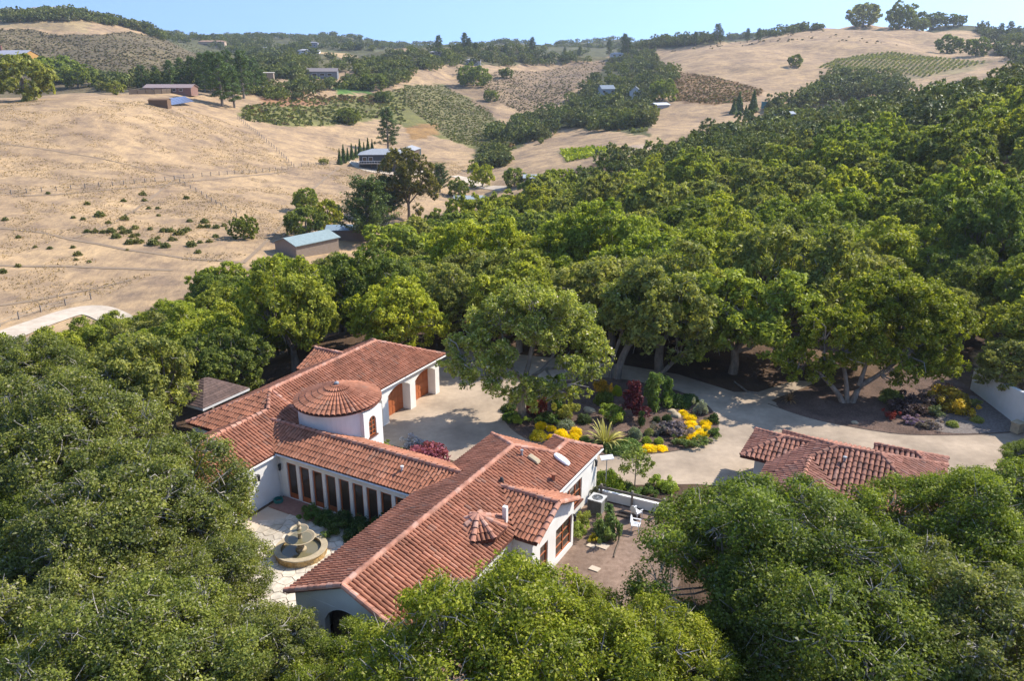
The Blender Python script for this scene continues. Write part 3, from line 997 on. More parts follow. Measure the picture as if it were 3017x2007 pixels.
def build_gazebo():
    u, v = 4.7, -12.35
    G = empty("gazebo", W(u, v, 0), RZ_H, "open timber gazebo with dark shingled hip roof beside the trees", "gazebo")
    h = 2.15
    r = MB()
    ap = (0, 0, 4.15)
    c = [(-h, -h, 3.0), (h, -h, 3.0), (h, h, 3.0), (-h, h, 3.0)]
    n = 11
    for k in range(4):
        a, b = np.array(c[k]), np.array(c[(k + 1) % 4]); t = np.array(ap)
        for i in range(n):
            f0, f1 = i / n, (i + 1) / n
            lift = np.array([0, 0, .03])
            p0, p1 = a + (t - a) * f0, b + (t - b) * f0
            q0, q1 = a + (t - a) * f1, b + (t - b) * f1
            r.add([p0 + lift, p1 + lift, q1 + lift * .2, q0 + lift * .2, p0 - lift * .3, p1 - lift * .3], [(0, 1, 2, 3), (0, 4, 5, 1)])
    m_ = island_mat('brown_shingle', [(0, (.105, .07, .058)), (1, (.15, .10, .082))], noise=4, nlo=.7)
    rf = r.build("roof", m_, G)
    f = MB()
    for x0, x1, y0, y1 in ((-h, h, -h, -h + .08), (-h, h, h - .08, h), (-h, -h + .08, -h + .08, h - .08), (h - .08, h, -h + .08, h - .08)): f.box(x0, x1, y0, y1, 2.82, 2.985)
    f.build("fascia", M['trim'], rf)
    for sx in (-1, 1):
        for sy in (-1, 1):
            p = MB(); x, y = sx * 1.75, sy * 1.75
            p.box(x - .1, x + .1, y - .1, y + .1, 0, 2.85)
            p.tube([(x, y, 2.2), (x - sx * .5, y, 2.8)], [.05, .05], 4); p.tube([(x, y, 2.2), (x, y - sy * .5, 2.8)], [.05, .05], 4)
            p.build("post", M['wood_grey'], G)


build_gazebo()

# ------------------------------------------------------------------ drive, beds, patio
def sheet(name, pts, z, mat, label, cat, kind="structure", thick=.0):
    mb = MB()
    if thick: mb.prism([(p[0], p[1], z) for p in pts], -thick)
    else: mb.add([(p[0], p[1], z) for p in pts], [tuple(range(len(pts)))])
    o = mb.build(name, mat)
    me = o.data
    if me.polygons[0].normal.z < 0: me.flip_normals()
    return tag(o, label, cat, kind=kind)


def smooth_poly(pts, it=2, closed=True):
    p = [np.array(q, float) for q in pts]
    for _ in range(it):
        o = []
        n = len(p)
        for i in range(n if closed else n - 1):
            a, b = p[i], p[(i + 1) % n]
            o += [a * .75 + b * .25, a * .25 + b * .75]
        if not closed: o = [p[0]] + o + [p[-1]]
        p = o
    return p


M['gravel'] = simple('drive_gravel', (.43, .335, .24), (.35, .272, .195), scale=2.2, rough=.95, bmp=.25, bdist=.03, lo=.3, hi=.7, coarse=(.22, .72, 1.16))
M['mulch'] = simple('bark_mulch', (.085, .052, .038), (.16, .105, .078), scale=9, rough=1, bmp=.8, bdist=.06, coarse=(.5, .7, 1.25))
M['pebble'] = simple('grey_pebble', (.22, .185, .16), (.12, .10, .088), scale=7, rough=.95, bmp=.6, bdist=.05)
M['soil'] = simple('garden_soil', (.26, .18, .13), (.18, .12, .085), scale=3, rough=1, bmp=.5, bdist=.05, coarse=(.4, .8, 1.2))
M['dirt'] = simple('pale_dirt', (.56, .47, .36), (.48, .39, .29), scale=.7, rough=.95, bmp=.2, coarse=(.15, .88, 1.08))
M['path_dirt'] = simple('trodden_dirt', (.27, .195, .125), (.22, .16, .105), scale=1.5, rough=1)

drive = [(1040, 1060), (860, 1015), (850, 940), (960, 850), (1000, 815), (1035, 800), (1180, 815), (1420, 838), (1560, 862), (1690, 903), (1745, 903), (1830, 876), (1880, 880), (1850, 893), (1775, 922),
         (1840, 955), (1920, 976), (2050, 999), (2200, 1002), (2330, 996), (2520, 985), (2560, 1060), (2357, 1075), (2150, 1100), (1900, 1130), (1740, 1125), (1600, 1115), (1420, 1118), (1360, 1130), (1150, 1100)]
sheet("driveway", [fl(*p) for p in drive], .012, M['gravel'], "pale gravel drive circling the planted island", "driveway")

island_edge = [(1158, 942), (1161, 972), (1198, 1005), (1262, 1032), (1320, 1043), (1385, 1049), (1440, 1048), (1500, 1045), (1545, 1041), (1592, 1031), (1640, 1010), (1655, 985), (1648, 955), (1618, 925), (1560, 900), (1490, 884), (1420, 872), (1330, 868), (1250, 880), (1190, 905)]
isl = smooth_poly([fl(*p) for p in island_edge])
sheet("island_bed", isl, .05, M['mulch'], "mulched island bed in the middle of the drive", "flower bed")
mb = MB(); mb.tube(isl + [isl[0]], [.07] * (len(isl) + 1), 5); tag(mb.build("bed_edging", M['wood_dark']), "dark curved timber edging round the island bed", "edging")
right_bed = [(1768, 930), (1840, 957), (1920, 977), (2050, 999), (2120, 1003), (2240, 1002), (2322, 997), (2390, 990), (2300, 950), (2237, 896), (2190, 868), (2080, 862), (1960, 880), (1850, 897)]
rb = smooth_poly([fl(*p) for p in right_bed])
sheet("mulch_bed", rb, .045, M['mulch'], "brown mulch bed under the wide oak right of the drive", "flower bed")
sheet("gravel_strip", smooth_poly([fl(*p) for p in [(2130, 985), (2180, 1001), (2300, 998), (2370, 990), (2290, 945), (2240, 905), (2200, 930)]]), .055, M['pebble'], "grey gravel strip along the white boundary wall", "gravel")
mb = MB(); q = [fl(*p) for p in [(1768, 930), (1840, 957), (1920, 977), (2050, 999), (2120, 1003), (2240, 1002), (2322, 997)]]; q = smooth_poly(q, 2, False)
mb.tube(q, [.06] * len(q), 5); tag(mb.build("bed_edging", M['wood_dark']), "dark timber edging along the mulch bed by the lower drive", "edging")
mb = MB(); q = [fl(*p) for p in [(1690, 880), (1720, 903), (1745, 908)]]; mb.tube([(p[0], p[1], .06) for p in q], [.08] * 3, 5); tag(mb.build("log", M['bark']), "long dark log lying where the side path leaves the drive", "log")

# soil yard right of the bedroom wing and courtyard paving
sheet("side_yard", [W(9.4, 16.4), W(9.6, 20.5), W(4, 24), W(-14, 24), W(-14, 16.4)], .014, M['soil'], "bare brown soil of the side garden", "garden soil")


def flagstones():
    rng = random.Random(7)
    mb = MB()
    x0, x1, y0, y1 = .6, 9.6, -10.5, -.9     # local v, u
    pts = []
    nx, ny = 15, 16
    for i in range(nx):
        for j in range(ny):
            pts.append((x0 + (x1 - x0) * (i + .5 * (j % 2) + rng.uniform(-.34, .34)) / nx, y0 + (y1 - y0) * (j + rng.uniform(-.34, .34)) / ny))
    P = np.array(pts)
    for k, c in enumerate(P):
        d = np.hypot(*(P - c).T)
        nb = np.argsort(d)[1:13]
        poly = [np.array(q) for q in ((c[0] - 1, c[1] - 1), (c[0] + 1, c[1] - 1), (c[0] + 1, c[1] + 1), (c[0] - 1, c[1] + 1))]
        for m_ in nb:
            n = P[m_] - c; Ln = np.linalg.norm(n); n = n / Ln; lim = Ln / 2 - .022
            out = []
            for i in range(len(poly)):
                a, b = poly[i], poly[(i + 1) % len(poly)]
                da, db = (a - c) @ n - lim, (b - c) @ n - lim
                if da <= 0: out.append(a)
                if (da < 0) != (db < 0): out.append(a + (b - a) * da / (da - db))
            poly = out
            if len(poly) < 3: break
        if len(poly) < 3 or max(np.hypot(*(q - c)) for q in poly) > 1.3: continue
        h = .035 + rng.uniform(0, .012)
        mb.prism([(*q, h) for q in poly], -.05)
    m_ = island_mat('flagstone', [(0, (.44, .38, .29)), (.5, (.56, .50, .41)), (1, (.62, .55, .44))], noise=3, nlo=.85)
    o = mb.build("patio", m_, None, (ORG[0], ORG[1], 0), RZ_H)
    tag(o, "pale flagstone courtyard paving round the fountain", "patio", kind="structure")
    s = [W(-10.8, .3), W(-10.8, 9.8), W(.1, 9.8), W(.1, -.6), W(-5, -.6)]
    sheet("courtyard_base", s, .010, M['dirt'], "sandy joints under the courtyard paving", "paving")
    d = MB(); d.box(-.5, 3.4, -1.25, .15, .01, .075)
    tag(d.build("door_step", simple('red_paver', (.30, .17, .13), (.24, .13, .10), scale=4), None, (ORG[0], ORG[1], 0), RZ_H), "reddish stone step along the glazed gallery doors", "step")


flagstones()


def build_fountain():
    x, y, _ = W(-3.95, 4.75)
    F = empty("fountain", (x, y, .03), 0, "tiered carved stone fountain in the courtyard", "fountain")
    F.scale = (1, 1, .88)
    warm = island_mat('warm_fountain_stone', [(0, (.44, .27, .10)), (.5, (.52, .36, .16)), (1, (.40, .29, .16))], noise=4, nlo=.7)
    b = MB()
    rng = random.Random(3)
    for row in range(3):
        n = 26
        for k in range(n):
            a0 = 2 * math.pi * (k + .5 * (row % 2)) / n; a1 = a0 + 2 * math.pi / n * .975
            r0, r1 = 1.14, 1.40 + rng.uniform(-.012, .012)
            z0, z1 = row * .14, row * .14 + .132
            vs = [(r * math.cos(a), r * math.sin(a), z) for z in (z0, z1) for r, a in ((r0, a0), (r1, a0), (r1, a1), (r0, a1))]
            b.add(vs, [(0, 3, 2, 1), (4, 5, 6, 7), (0, 1, 5, 4), (1, 2, 6, 5), (2, 3, 7, 6), (3, 0, 4, 7)])
    bs = b.build("basin", warm, F)
    c = MB(); c.lathe([(1.10, .42), (1.10, .50), (1.44, .50), (1.46, .46), (1.42, .42)], seg=48); c.build("basin_rim", M['stone'], bs)
    wm, nt, p = new_mat('fountain_water')
    p.inputs['Base Color'].default_value = (.17, .15, .085, 1); p.inputs['Roughness'].default_value = .12
    wt = MB(); wt.lathe([(0, .30), (1.16, .30)], seg=40); wt.build("water", wm, bs)
    s = MB(); s.lathe([(.30, .05), (.30, .38), (.22, .45), (.17, .60), (.20, .72), (.16, .95), (.28, 1.05)], seg=24)
    s.lathe([(.12, 1.15), (.10, 1.35), (.13, 1.5), (.10, 1.65), (.2, 1.72)], seg=20); s.build("pedestal", M['stone'], F)
    for r, z, d in ((.82, 1.22, .24), (.50, 1.82, .18)):
        q = MB(); q.lathe([(.12, z - d), (r * .6, z - d * .72), (r * .9, z - d * .3), (r, z - .03), (r * 1.02, z), (r * .95, z), (r * .86, z - d * .3), (r * .5, z - d * .55), (.1, z - d * .6)], seg=40)
        o = q.build("bowl", M['stone'], F, smooth=True)
        k = MB(); k.lathe([(0, z - d * .35), (r * .83, z - d * .35)], seg=32); k.build("water", wm, o)
    t = MB(); t.lathe([(.10, 1.7), (.13, 1.85), (.07, 1.97), (.11, 2.08), (.12, 2.18), (.05, 2.28), (.0, 2.34)], seg=16); t.build("finial", M['stone'], F)


build_fountain()

# white courtyard walls glimpsed between the leaves
def low_wall(pts, h, th, mat, name, label, cat="wall", z=0.0):
    mb = MB()
    for a, b in zip(pts, pts[1:]):
        a, b = np.array(a[:2]), np.array(b[:2])
        t = (b - a) / np.linalg.norm(b - a); n = np.array([-t[1], t[0]]) * th / 2
        q = [a - n, b - n, b + n, a + n]
        mb.prism([(*p, z + h) for p in q], -h - .3)
        q = [a - n * 1.35, b - n * 1.35, b + n * 1.35, a + n * 1.35]
        mb.prism([(*p, z + h + .05) for p in q], -.048)
    return tag(mb.build(name, mat), label, cat)


low_wall([fl(400, 1245), fl(445, 1215), fl(470, 1195)], .8, .3, M['stucco'], "courtyard_wall", "short white stucco courtyard wall showing through the oak left of the fountain")
low_wall([fl(545, 1385), fl(570, 1420), fl(640, 1448)], .55, .3, M['stucco'], "courtyard_wall", "low curved white wall at the front edge of the courtyard paving")

# right boundary wall with pillar
a, b = fl(2237, 897), fl(2357, 990)
dr = (b - a); 
c = b + dr * 1.2
mb = MB(); t_ = dr[:2] / np.linalg.norm(dr[:2]); n_ = np.array([-t_[1], t_[0]]) * .16
for (p, q_, h0, h1) in ((a, b, 1.85, 2.75), (b, c, 2.75, 3.5)):
    base = [p[:2] - n_, q_[:2] - n_, q_[:2] + n_, p[:2] + n_]; hh = [h0, h1, h1, h0]
    mb.add([(*x, -.4) for x in base] + [(*x, h) for x, h in zip(base, hh)], [(0, 3, 2, 1), (4, 5, 6, 7), (0, 1, 5, 4), (1, 2, 6, 5), (2, 3, 7, 6), (3, 0, 4, 7)])
tag(mb.build("boundary_wall", M['stucco']), "tall plain white boundary wall at the right edge of the drive", "wall")
pb = fl(2352, 992)
mb = MB(); mb.box(-.35, .35, -.3, .3, 0, .75); mb.box(-.4, .4, -.35, .35, .75, .83)
tag(mb.build("stone_pillar", M['stone'], None, (pb[0] - .6, pb[1] - .3, 0.04), .5), "squat stone block pillar at the foot of the boundary wall", "pillar")


def slat_fence():
    p0, p1 = W(9.5, 16.9), W(9.75, 21.2)
    Ln = math.dist(p0, p1); an = math.atan2(p1[1] - p0[1], p1[0] - p0[0])
    F = empty("garden_fence", p0, an, "grey timber rail fence on a low white wall beside the side garden", "fence")
    for i in range(3):
        m = MB(); x = .15 + i * (Ln - .3) / 2; m.box(x - .06, x + .06, -.06, .06, 0, 1.15); m.build("post", M['wood_grey'], F)
    m = MB(); m.box(0, Ln, -.10, -.062, .92, 1.06); m.build("rail", M['wood_grey'], F)
    m = MB(); m.box(-.3, Ln + .6, .1, .3, -.1, .62); m.build("retaining_wall", M['stucco'], F)


slat_fence()


def ac_unit():
    x, y, _ = W(8.2, 17.35)
    A = empty("air_conditioner", (x, y, .05), RZ_H, "square grey air conditioning unit with round top fan by the villa wall", "air conditioner")
    s = .42
    b = MB()
    b.box(-s, s, -s, s, 0, .06)
    for i in range(14):
        z = .09 + i * .052
        b.box(-s + .02, s - .02, -s + .02, s - .02, z, z + .03)
    b.box(-s + .05, s - .05, -s + .05, s - .05, .05, .84)
    for sx in (-1, 1):
        for sy in (-1, 1): b.box(sx * s - .03, sx * s + .03, sy * s - .03, sy * s + .03, .06, .86)
    b.build("cabinet", simple('ac_grey', (.20, .20, .19), (.16, .16, .15), scale=5, rough=.5), A)
    t = MB()
    sq = [(s + .04) * np.array(q) for q in ((1, 1), (-1, 1), (-1, -1), (1, -1))]
    n = 32; vs, fs = [], []
    for z in (.86, .92):
        for k in range(n):
            a = 2 * math.pi * k / n + math.pi / 4; c, d = math.cos(a), math.sin(a); m_ = max(abs(c), abs(d)); vs.append(((s + .04) * c / m_, (s + .04) * d / m_, z))
        for k in range(n):
            a = 2 * math.pi * k / n + math.pi / 4; vs.append((.34 * math.cos(a), .34 * math.sin(a), z))
    for k in range(n):
        j = (k + 1) % n
        fs += [(2 * n + k, 2 * n + j, 3 * n + j, 3 * n + k), (k, j, 2 * n + j, 2 * n + k), (n + k, 3 * n + k, 3 * n + j, n + j)]
    t.add(vs, fs); t.build("top_cover", simple('ac_light', (.52, .51, .48), (.45, .44, .42), scale=5, rough=.5), A)
    f = MB(); f.lathe([(0, .80), (.33, .80)], seg=24); 
    for k in range(5):
        a = 2 * math.pi * k / 5; f.box(-.01, .01, -.01, .01, .82, .9) if k == 0 else f.tube([(0, 0, .84), (.3 * math.cos(a), .3 * math.sin(a), .84)], [.03, .06], 4)
    f.build("fan", M['metal_dark'], A)
    g = MB()
    for r in (.08, .16, .24, .32): g.lathe([(r, .905), (r + .012, .905)], seg=24)
    for k in range(8): a = math.pi * k / 8; g.tube([(-.33 * math.cos(a), -.33 * math.sin(a), .907), (.33 * math.cos(a), .33 * math.sin(a), .907)], [.006, .006], 4)
    g.build("grille", M['metal_grey'], A)
    bd = MB(); bd.box(-s - .006, -s + .01, -.07, .07, .62, .69); bd.build("badge", simple('red_badge', (.4, .05, .03), scale=3), A)


ac_unit()


def garden_chair(u, v, rz, label):
    x, y, _ = W(u, v)
    C = empty("garden_chair", (x, y, .04), rz, label, "chair")
    wp = M['white_paint']
    m = MB(); m.box(-.24, .24, -.23, .23, .40, .44); m.build("seat", wp, C)
    m = MB()
    n = 9; vs, fs = [], []
    for i in range(n + 1):
        a = math.pi * i / n; x_ = -.27 * math.cos(a); z_ = .62 + .33 * math.sin(a)
        vs += [(x_, .22, .44), (x_, .30, z_), (x_, .25, .44), (x_, .33, z_)]
    for i in range(n): b = 4 * i; fs += [(b, b + 4, b + 5, b + 1), (b + 2, b + 3, b + 7, b + 6), (b + 1, b + 5, b + 7, b + 3)]
    m.add(vs, fs); m.build("backrest", wp, C)
    for sx in (-1, 1):
        m = MB(); m.box(sx * .27 - .03, sx * .27 + .03, -.24, .26, .60, .64); m.build("armrest", wp, C)
        for sy in (-1, 1): m = MB(); m.tube([(sx * .26, sy * .22, 0), (sx * .24, sy * .20, .62 if sy < 0 else .44)], [.025, .03], 5); m.build("leg", wp, C)


garden_chair(8.6, 19.75, 2.2, "white garden armchair nearest the rail fence, half behind the oak")
garden_chair(7.3, 20.2, 1.2, "white garden armchair lower down beside the curved path edge")


def lamp_post():
    x, y, _ = W(10.6, 16.9)
    P = empty("post_light", (x, y, 0), .25, "slim pole with a tilted white rectangular panel at the villa corner", "post light")
    m = MB(); m.tube([(0, 0, 0), (0, 0, 2.4)], [.035, .03], 8); m.build("pole", M['metal_grey'], P)
    m = MB(); m.add([(-.42, -.16, 2.36), (.42, -.16, 2.36), (.42, .16, 2.5), (-.42, .16, 2.5), (-.42, -.16, 2.41), (.42, -.16, 2.41), (.42, .16, 2.55), (-.42, .16, 2.55)], [(3, 2, 1, 0), (4, 5, 6, 7), (0, 1, 5, 4), (1, 2, 6, 5), (2, 3, 7, 6), (3, 0, 4, 7)])
    m.build("panel", M['white_paint'], P)


lamp_post()

# hose reel, stepping stones, curved timber edge, sleepers in the side garden
x, y, _ = W(-.55, -.35)
mb = MB()
for k in range(5):
    pts = [((.27 + .012 * (k % 2)) * math.cos(a), (.27 + .012 * (k % 2)) * math.sin(a), .05 + .045 * k) for a in np.linspace(0, 2 * math.pi, 21)]
    mb.tube(pts, [.024] * 21, 5, cap=False)
tag(mb.build("garden_hose", simple('teal_hose', (.03, .20, .17), (.02, .15, .13), scale=5, rough=.4), None, (x, y, .04)), "coiled teal garden hose in the corner of the courtyard", "hose")
for (u, v, s, lb) in ((4.9, 19.1, .38, "pale square stepping stone in the middle of the side garden soil"), (4.6, 18.55, .25, "small pale stepping stone nearest the bay window"), (2.7, 19.6, .3, "pale stepping stone closest to the front oak")):
    x, y, _ = W(u, v); mb = MB(); mb.prism([(-s, -s * .6, .05), (s * .9, -s * .7, .05), (s, s * .6, .05), (-s * .8, s * .7, .05)], -.05)
    tag(mb.build("stepping_stone", M['dirt'], None, (x, y, .016), RZ_H), lb, "stepping stone")
q = [W(7.6, 18.9, .04), W(6.9, 19.3, .04), W(6.0, 19.75, .04), W(5.0, 19.9, .04), W(4.2, 20.1, .04)]
mb = MB(); mb.tube(smooth_poly(q, 2, False), [.055] * len(smooth_poly(q, 2, False)), 5); tag(mb.build("path_edging", M['wood_dark']), "curved dark edging between garden soil and path", "edging")
for u, lb in ((8.75, "upper timber sleeper step between fence and path"), (8.35, "lower timber sleeper step between fence and path")):
    p = [W(u, 18.6, .07), W(u + .1, 19.9, .07)]; mb = MB(); mb.tube(p, [.09, .09], 4); tag(mb.build("sleeper", M['wood_dark']), lb, "sleeper")

# pale road by the field, farm track
def draped(name, cl, width, mat, lift, label, cat="road", n=60):
    P = smooth_poly(cl, 3, False)
    mb = MB(); vs = []; fs = []
    P = np.array([p[:2] for p in P])
    d = np.concatenate([[0], np.cumsum(np.hypot(*np.diff(P, axis=0).T))])
    t = np.linspace(0, d[-1], n)
    X, Y = np.interp(t, d, P[:, 0]), np.interp(t, d, P[:, 1])
    for i in range(n):
        a, b = max(i - 1, 0), min(i + 1, n - 1)
        tx, ty = X[b] - X[a], Y[b] - Y[a]; l = math.hypot(tx, ty) + 1e-9
        nx, ny = -ty / l, tx / l
        for s in (-1, -.5, 0, .5, 1):
            x, y = X[i] + nx * s * width / 2, Y[i] + ny * s * width / 2
            vs.append((x, y, float(ground(x, y)) + lift))
    for i in range(n - 1):
        for k in range(4): fs.append((i * 5 + k, i * 5 + k + 1, i * 5 + 6 + k, i * 5 + 5 + k))
    mb.add(vs, fs)
    o = mb.build(name, mat)
    if o.data.polygons[0].normal.z < 0: o.data.flip_normals()
    return tag(o, label, cat, kind="structure")


rd = [hd(x, y) for x, y in ((-60, 806), (30, 768), (110, 738), (180, 715), (225, 714), (270, 735), (330, 775))]
draped("road", rd, 4.6, M['dirt'], .12, "pale dirt road along the lower edge of the field", n=50)
for i, (pl, wd) in enumerate(((((-30, 608), (100, 612), (250, 618), (400, 622)), 1.1), (((-30, 520), (60, 530), (140, 545), (230, 562), (320, 580), (470, 598), (560, 606)), 1.0), (((-20, 705), (90, 690), (200, 668), (300, 645)), .9), (((-20, 330), (120, 345), (300, 380), (420, 408)), .7), (((400, 416), (330, 470), (260, 520), (170, 548)), .7), (((560, 606), (600, 570), (650, 520), (720, 430), (780, 385)), .9), (((30, 452), (160, 446), (300, 434), (420, 420), (540, 408), (670, 392)), .9))):
    draped("track", [hd(*p) for p in pl], wd, M['path_dirt'], .07, "faint trodden track across the dry field", "track")
draped("farm_road", [hd(*p) for p in ((1045, 405), (1075, 412), (1095, 425), (1120, 432), (1165, 434))], 5, M['dirt'], .15, "white gravel farm road below the far house", n=40)
draped("farm_yard", [hd(*p) for p in ((826, 372), (840, 386), (880, 396), (930, 398), (990, 392))], 9, M['dirt'], .12, "dusty turnaround in front of the dark house", n=40)

# ------------------------------------------------------------------ trees and shrubs
def unit(v): return v / (np.linalg.norm(v, axis=-1, keepdims=True) + 1e-9)


def leaf_quads(rng, P, Nrm, size, aspect=.55, jitter=.45):
    """one small pointed leaf/spray face at every point"""
    n = len(P)
    r = unit(rng.normal(size=(n, 3)))
    a = unit(np.cross(Nrm, r)); b = np.cross(Nrm, a)
    s = (size * (1 + jitter * rng.normal(size=(n, 1)))).clip(size * .4, size * 2)
    w = s * aspect
    bend = Nrm * s * .18
    return np.stack([P - a * s * .5 - bend, P + b * w * .5, P + a * s * .5 - bend, P - b * w * .5], 1)


def fib(n, zmin=-.2, jit=.1, rng=None):
    i = np.arange(n) + .5
    z = 1 - (1 - zmin) * i / n
    ph = i * 2.39996
    r = np.sqrt(np.maximum(0, 1 - z * z))
    d = np.stack([r * np.cos(ph), r * np.sin(ph), z], 1)
    if rng is not None: d = unit(d + jit * rng.normal(size=d.shape))
    return d


def oak_crown(seed, nlobe, nleaf, size, R=5.0, Hh=3.5, zc=5.0, lobe_r=(.75, 1.75), zmin=-.45, sub=16, gap=0.0, fill=.12):
    rng = np.random.default_rng(seed)
    d = fib(nlobe, zmin, .22, rng)
    if gap: d = d[rng.random(len(d)) > gap]
    az = np.arctan2(d[:, 1], d[:, 0])
    ph = rng.uniform(0, 6.28, 4)
    bulge = 1 + .16 * np.sin(2 * az + ph[0]) + .10 * np.sin(3 * az + ph[1]) + .08 * np.sin(5 * az + ph[2])
    rad = rng.uniform(.64, .94, len(d))[:, None] * bulge[:, None]
    C = d * rad * np.array([R, R, Hh]) + np.array([0, 0, zc])
    lr = rng.uniform(*lobe_r, len(d)) * (R / 5)
    # some inner clumps so that the crown has a body
    k = max(3, int(len(d) * fill))
    C = np.concatenate([C, rng.normal(size=(k, 3)) * np.array([R, R, Hh]) * .22 + np.array([0, 0, zc])]); lr = np.concatenate([lr, np.full(k, 1.5 * R / 5)])
    dd = np.concatenate([d, unit(rng.normal(size=(k, 3)))])
    w = lr ** 2; w /= w.sum()
    L_ = rng.choice(len(C), nleaf, p=w)
    # twig clumps on each lobe
    S = unit(rng.normal(size=(len(C), sub, 3)) + .75 * dd[:, None, :] + np.array([0, 0, .25]))
    sr = rng.uniform(.7, 1.05, (len(C), sub))
    k = rng.integers(0, sub, nleaf)
    sd = S[L_, k]
    base = C[L_] + sd * (lr[L_] * sr[L_, k])[:, None] * np.array([1, 1, .85])
    q = unit(rng.normal(size=(nleaf, 3)))
    P = base + q * (lr[L_] * .40 * rng.uniform(.35, 1.0, nleaf))[:, None] * np.array([1, 1, .75])
    Nn = unit(.75 * q + .55 * sd + .75 * rng.normal(size=(nleaf, 3)) + np.array([0, 0, .25]))
    return leaf_quads(rng, P, Nn, size), C, lr, dd


def oak_wood(mb, rng, C, lr, trunk_h=2.2, r0=.34, lean=(0, 0), forks=5, twigs=0, zc=5.4):
    top = np.array([lean[0], lean[1], trunk_h])
    mb.tube([(0, 0, -.4), (0, 0, .15), top * .5 + np.array([.08, -.06, 0]), top], [r0 * 1.55, r0 * 1.15, r0, r0 * .85], 8)
    C = np.asarray(C)
    az = np.arctan2(C[:, 1] - top[1], C[:, 0] - top[0])
    order = np.argsort(az)
    for g in np.array_split(order, forks):
        if len(g) == 0: continue
        m = C[g].mean(0)
        mid = top + (m - top) * .55 + rng.normal(size=3) * .25 - np.array([0, 0, .2])
        mb.tube([top - np.array([0, 0, .15]), top + (mid - top) * .5 + rng.normal(size=3) * .18, mid], [r0 * .62, r0 * .48, r0 * .36], 6, cap=False)
        for i in g:
            e = C[i] + unit(C[i] - mid) * lr[i] * .45
            kk = mid + (e - mid) * .5 + rng.normal(size=3) * .22
            mb.tube([mid, kk, e], [r0 * .24, r0 * .15, .018], 4, cap=False)
    for _ in range(twigs):
        i = rng.integers(len(C))
        d = unit(rng.normal(size=3) + np.array([0, 0, .5]))
        p = C[i] + d * lr[i] * .35
        e = C[i] + unit(d + .5 * rng.normal(size=3)) * lr[i] * rng.uniform(.95, 1.2)
        mb.tube([p, (p + e) / 2 + rng.normal(size=3) * .08, e], [.030, .022, .008], 3, mi=1, cap=False)


def oak_proto(seed, lod, airy=False, **kw):
    rng = np.random.default_rng(seed + 77)
    nl, nf, sz, sub = {'near': (70, 125000, .130, 20), 'mid': (58, 30000, .27, 14), 'far': (46, 8000, .48, 9), 'wood': (18, 620, 1.15, 5)}[lod]
    if airy: nf = int(nf * .62)
    if lod != 'near': kw.setdefault('lobe_r', (.85, 1.45))
    Q, C, lr, dd = oak_crown(seed, nl, nf, sz, sub=sub, gap=.28 if airy else (.12 if lod == 'near' else .0), **kw)
    crown = quads_mesh("crown", Q, M['leaf'] if lod == 'near' else M['leaf_far'])
    wood = None
    if lod in ('near', 'mid'):
        mb = MB()
        oak_wood(mb, rng, C, lr, twigs=(950 if lod == 'near' else 160), forks=6)
        wood = mb.mesh("trunk", [M['bark'], M['twig']])
    elif lod == 'far':
        mb = MB(); mb.tube([(0, 0, -.5), (.1, .1, 2), (0, 0, 4.5)], [.4, .3, .2], 5); wood = mb.mesh("trunk", [M['bark']])
    return crown, wood


PROTO = {k: [] for k in ('near', 'mid', 'far', 'field')}
for i in range(4): PROTO['near'].append(oak_proto(100 + i, 'near'))
for i in range(5): PROTO['mid'].append(oak_proto(200 + i, 'mid'))
for i in range(6): PROTO['far'].append(oak_proto(300 + i, 'far'))
for i in range(4): PROTO['field'].append(oak_proto(350 + i, 'far', zc=3.5, Hh=3.4, zmin=-.8))

TINT = {
    'yellow-green': (1.22, 1.18, .75), 'bright green': (1.06, 1.08, .82), 'deep green': (.78, .86, .88), 'olive': (1.0, .96, 1.25), 'pale': (1.75, 1.66, 2.2),
    'grey-green': (1.02, .98, 1.45), 'dark green': (.62, .70, .78), 'fresh green': (.97, 1.03, .82),
}


def place_tree(lod, k, loc, s, tint, label, group=None, name="oak_tree", cat="tree", rz=None, sz=1.0, seed=0, wood=True):
    rng = random.Random(int(loc[0] * 31 + loc[1] * 17) + seed)
    pr = PROTO[lod][k % len(PROTO[lod])]
    rz = rng.uniform(0, 6.28) if rz is None else rz
    T = empty(name, loc, rz, label, cat, group)
    T.scale = (s, s, s * sz)
    c = link("crown", pr[0], T)
    t = TINT[tint]; j = rng.uniform(.9, 1.1)
    c.color = (t[0] * j, t[1] * j * rng.uniform(.96, 1.04), t[2] * j, 1)
    if pr[1] and wood: link("trunk", pr[1], T)
    return T


def tree_at(x, y, rpx, zc=5.4, z0=None):
    """tree whose crown centre is seen at (x, y) on the 2357 grid with half width rpx: gives its foot and scale"""
    s = 1.0
    z = 0.0 if z0 is None else z0
    for _ in range(12):
        p = fl(x, y, z + zc * s)
        if z0 is None: z = float(ground(p[0], p[1]))
        dist = math.sqrt(p[0] ** 2 + p[1] ** 2 + (p[2] - CAMZ) ** 2)
        s = (rpx * K / FPX * dist) / 5.3
    return (p[0], p[1], z), s


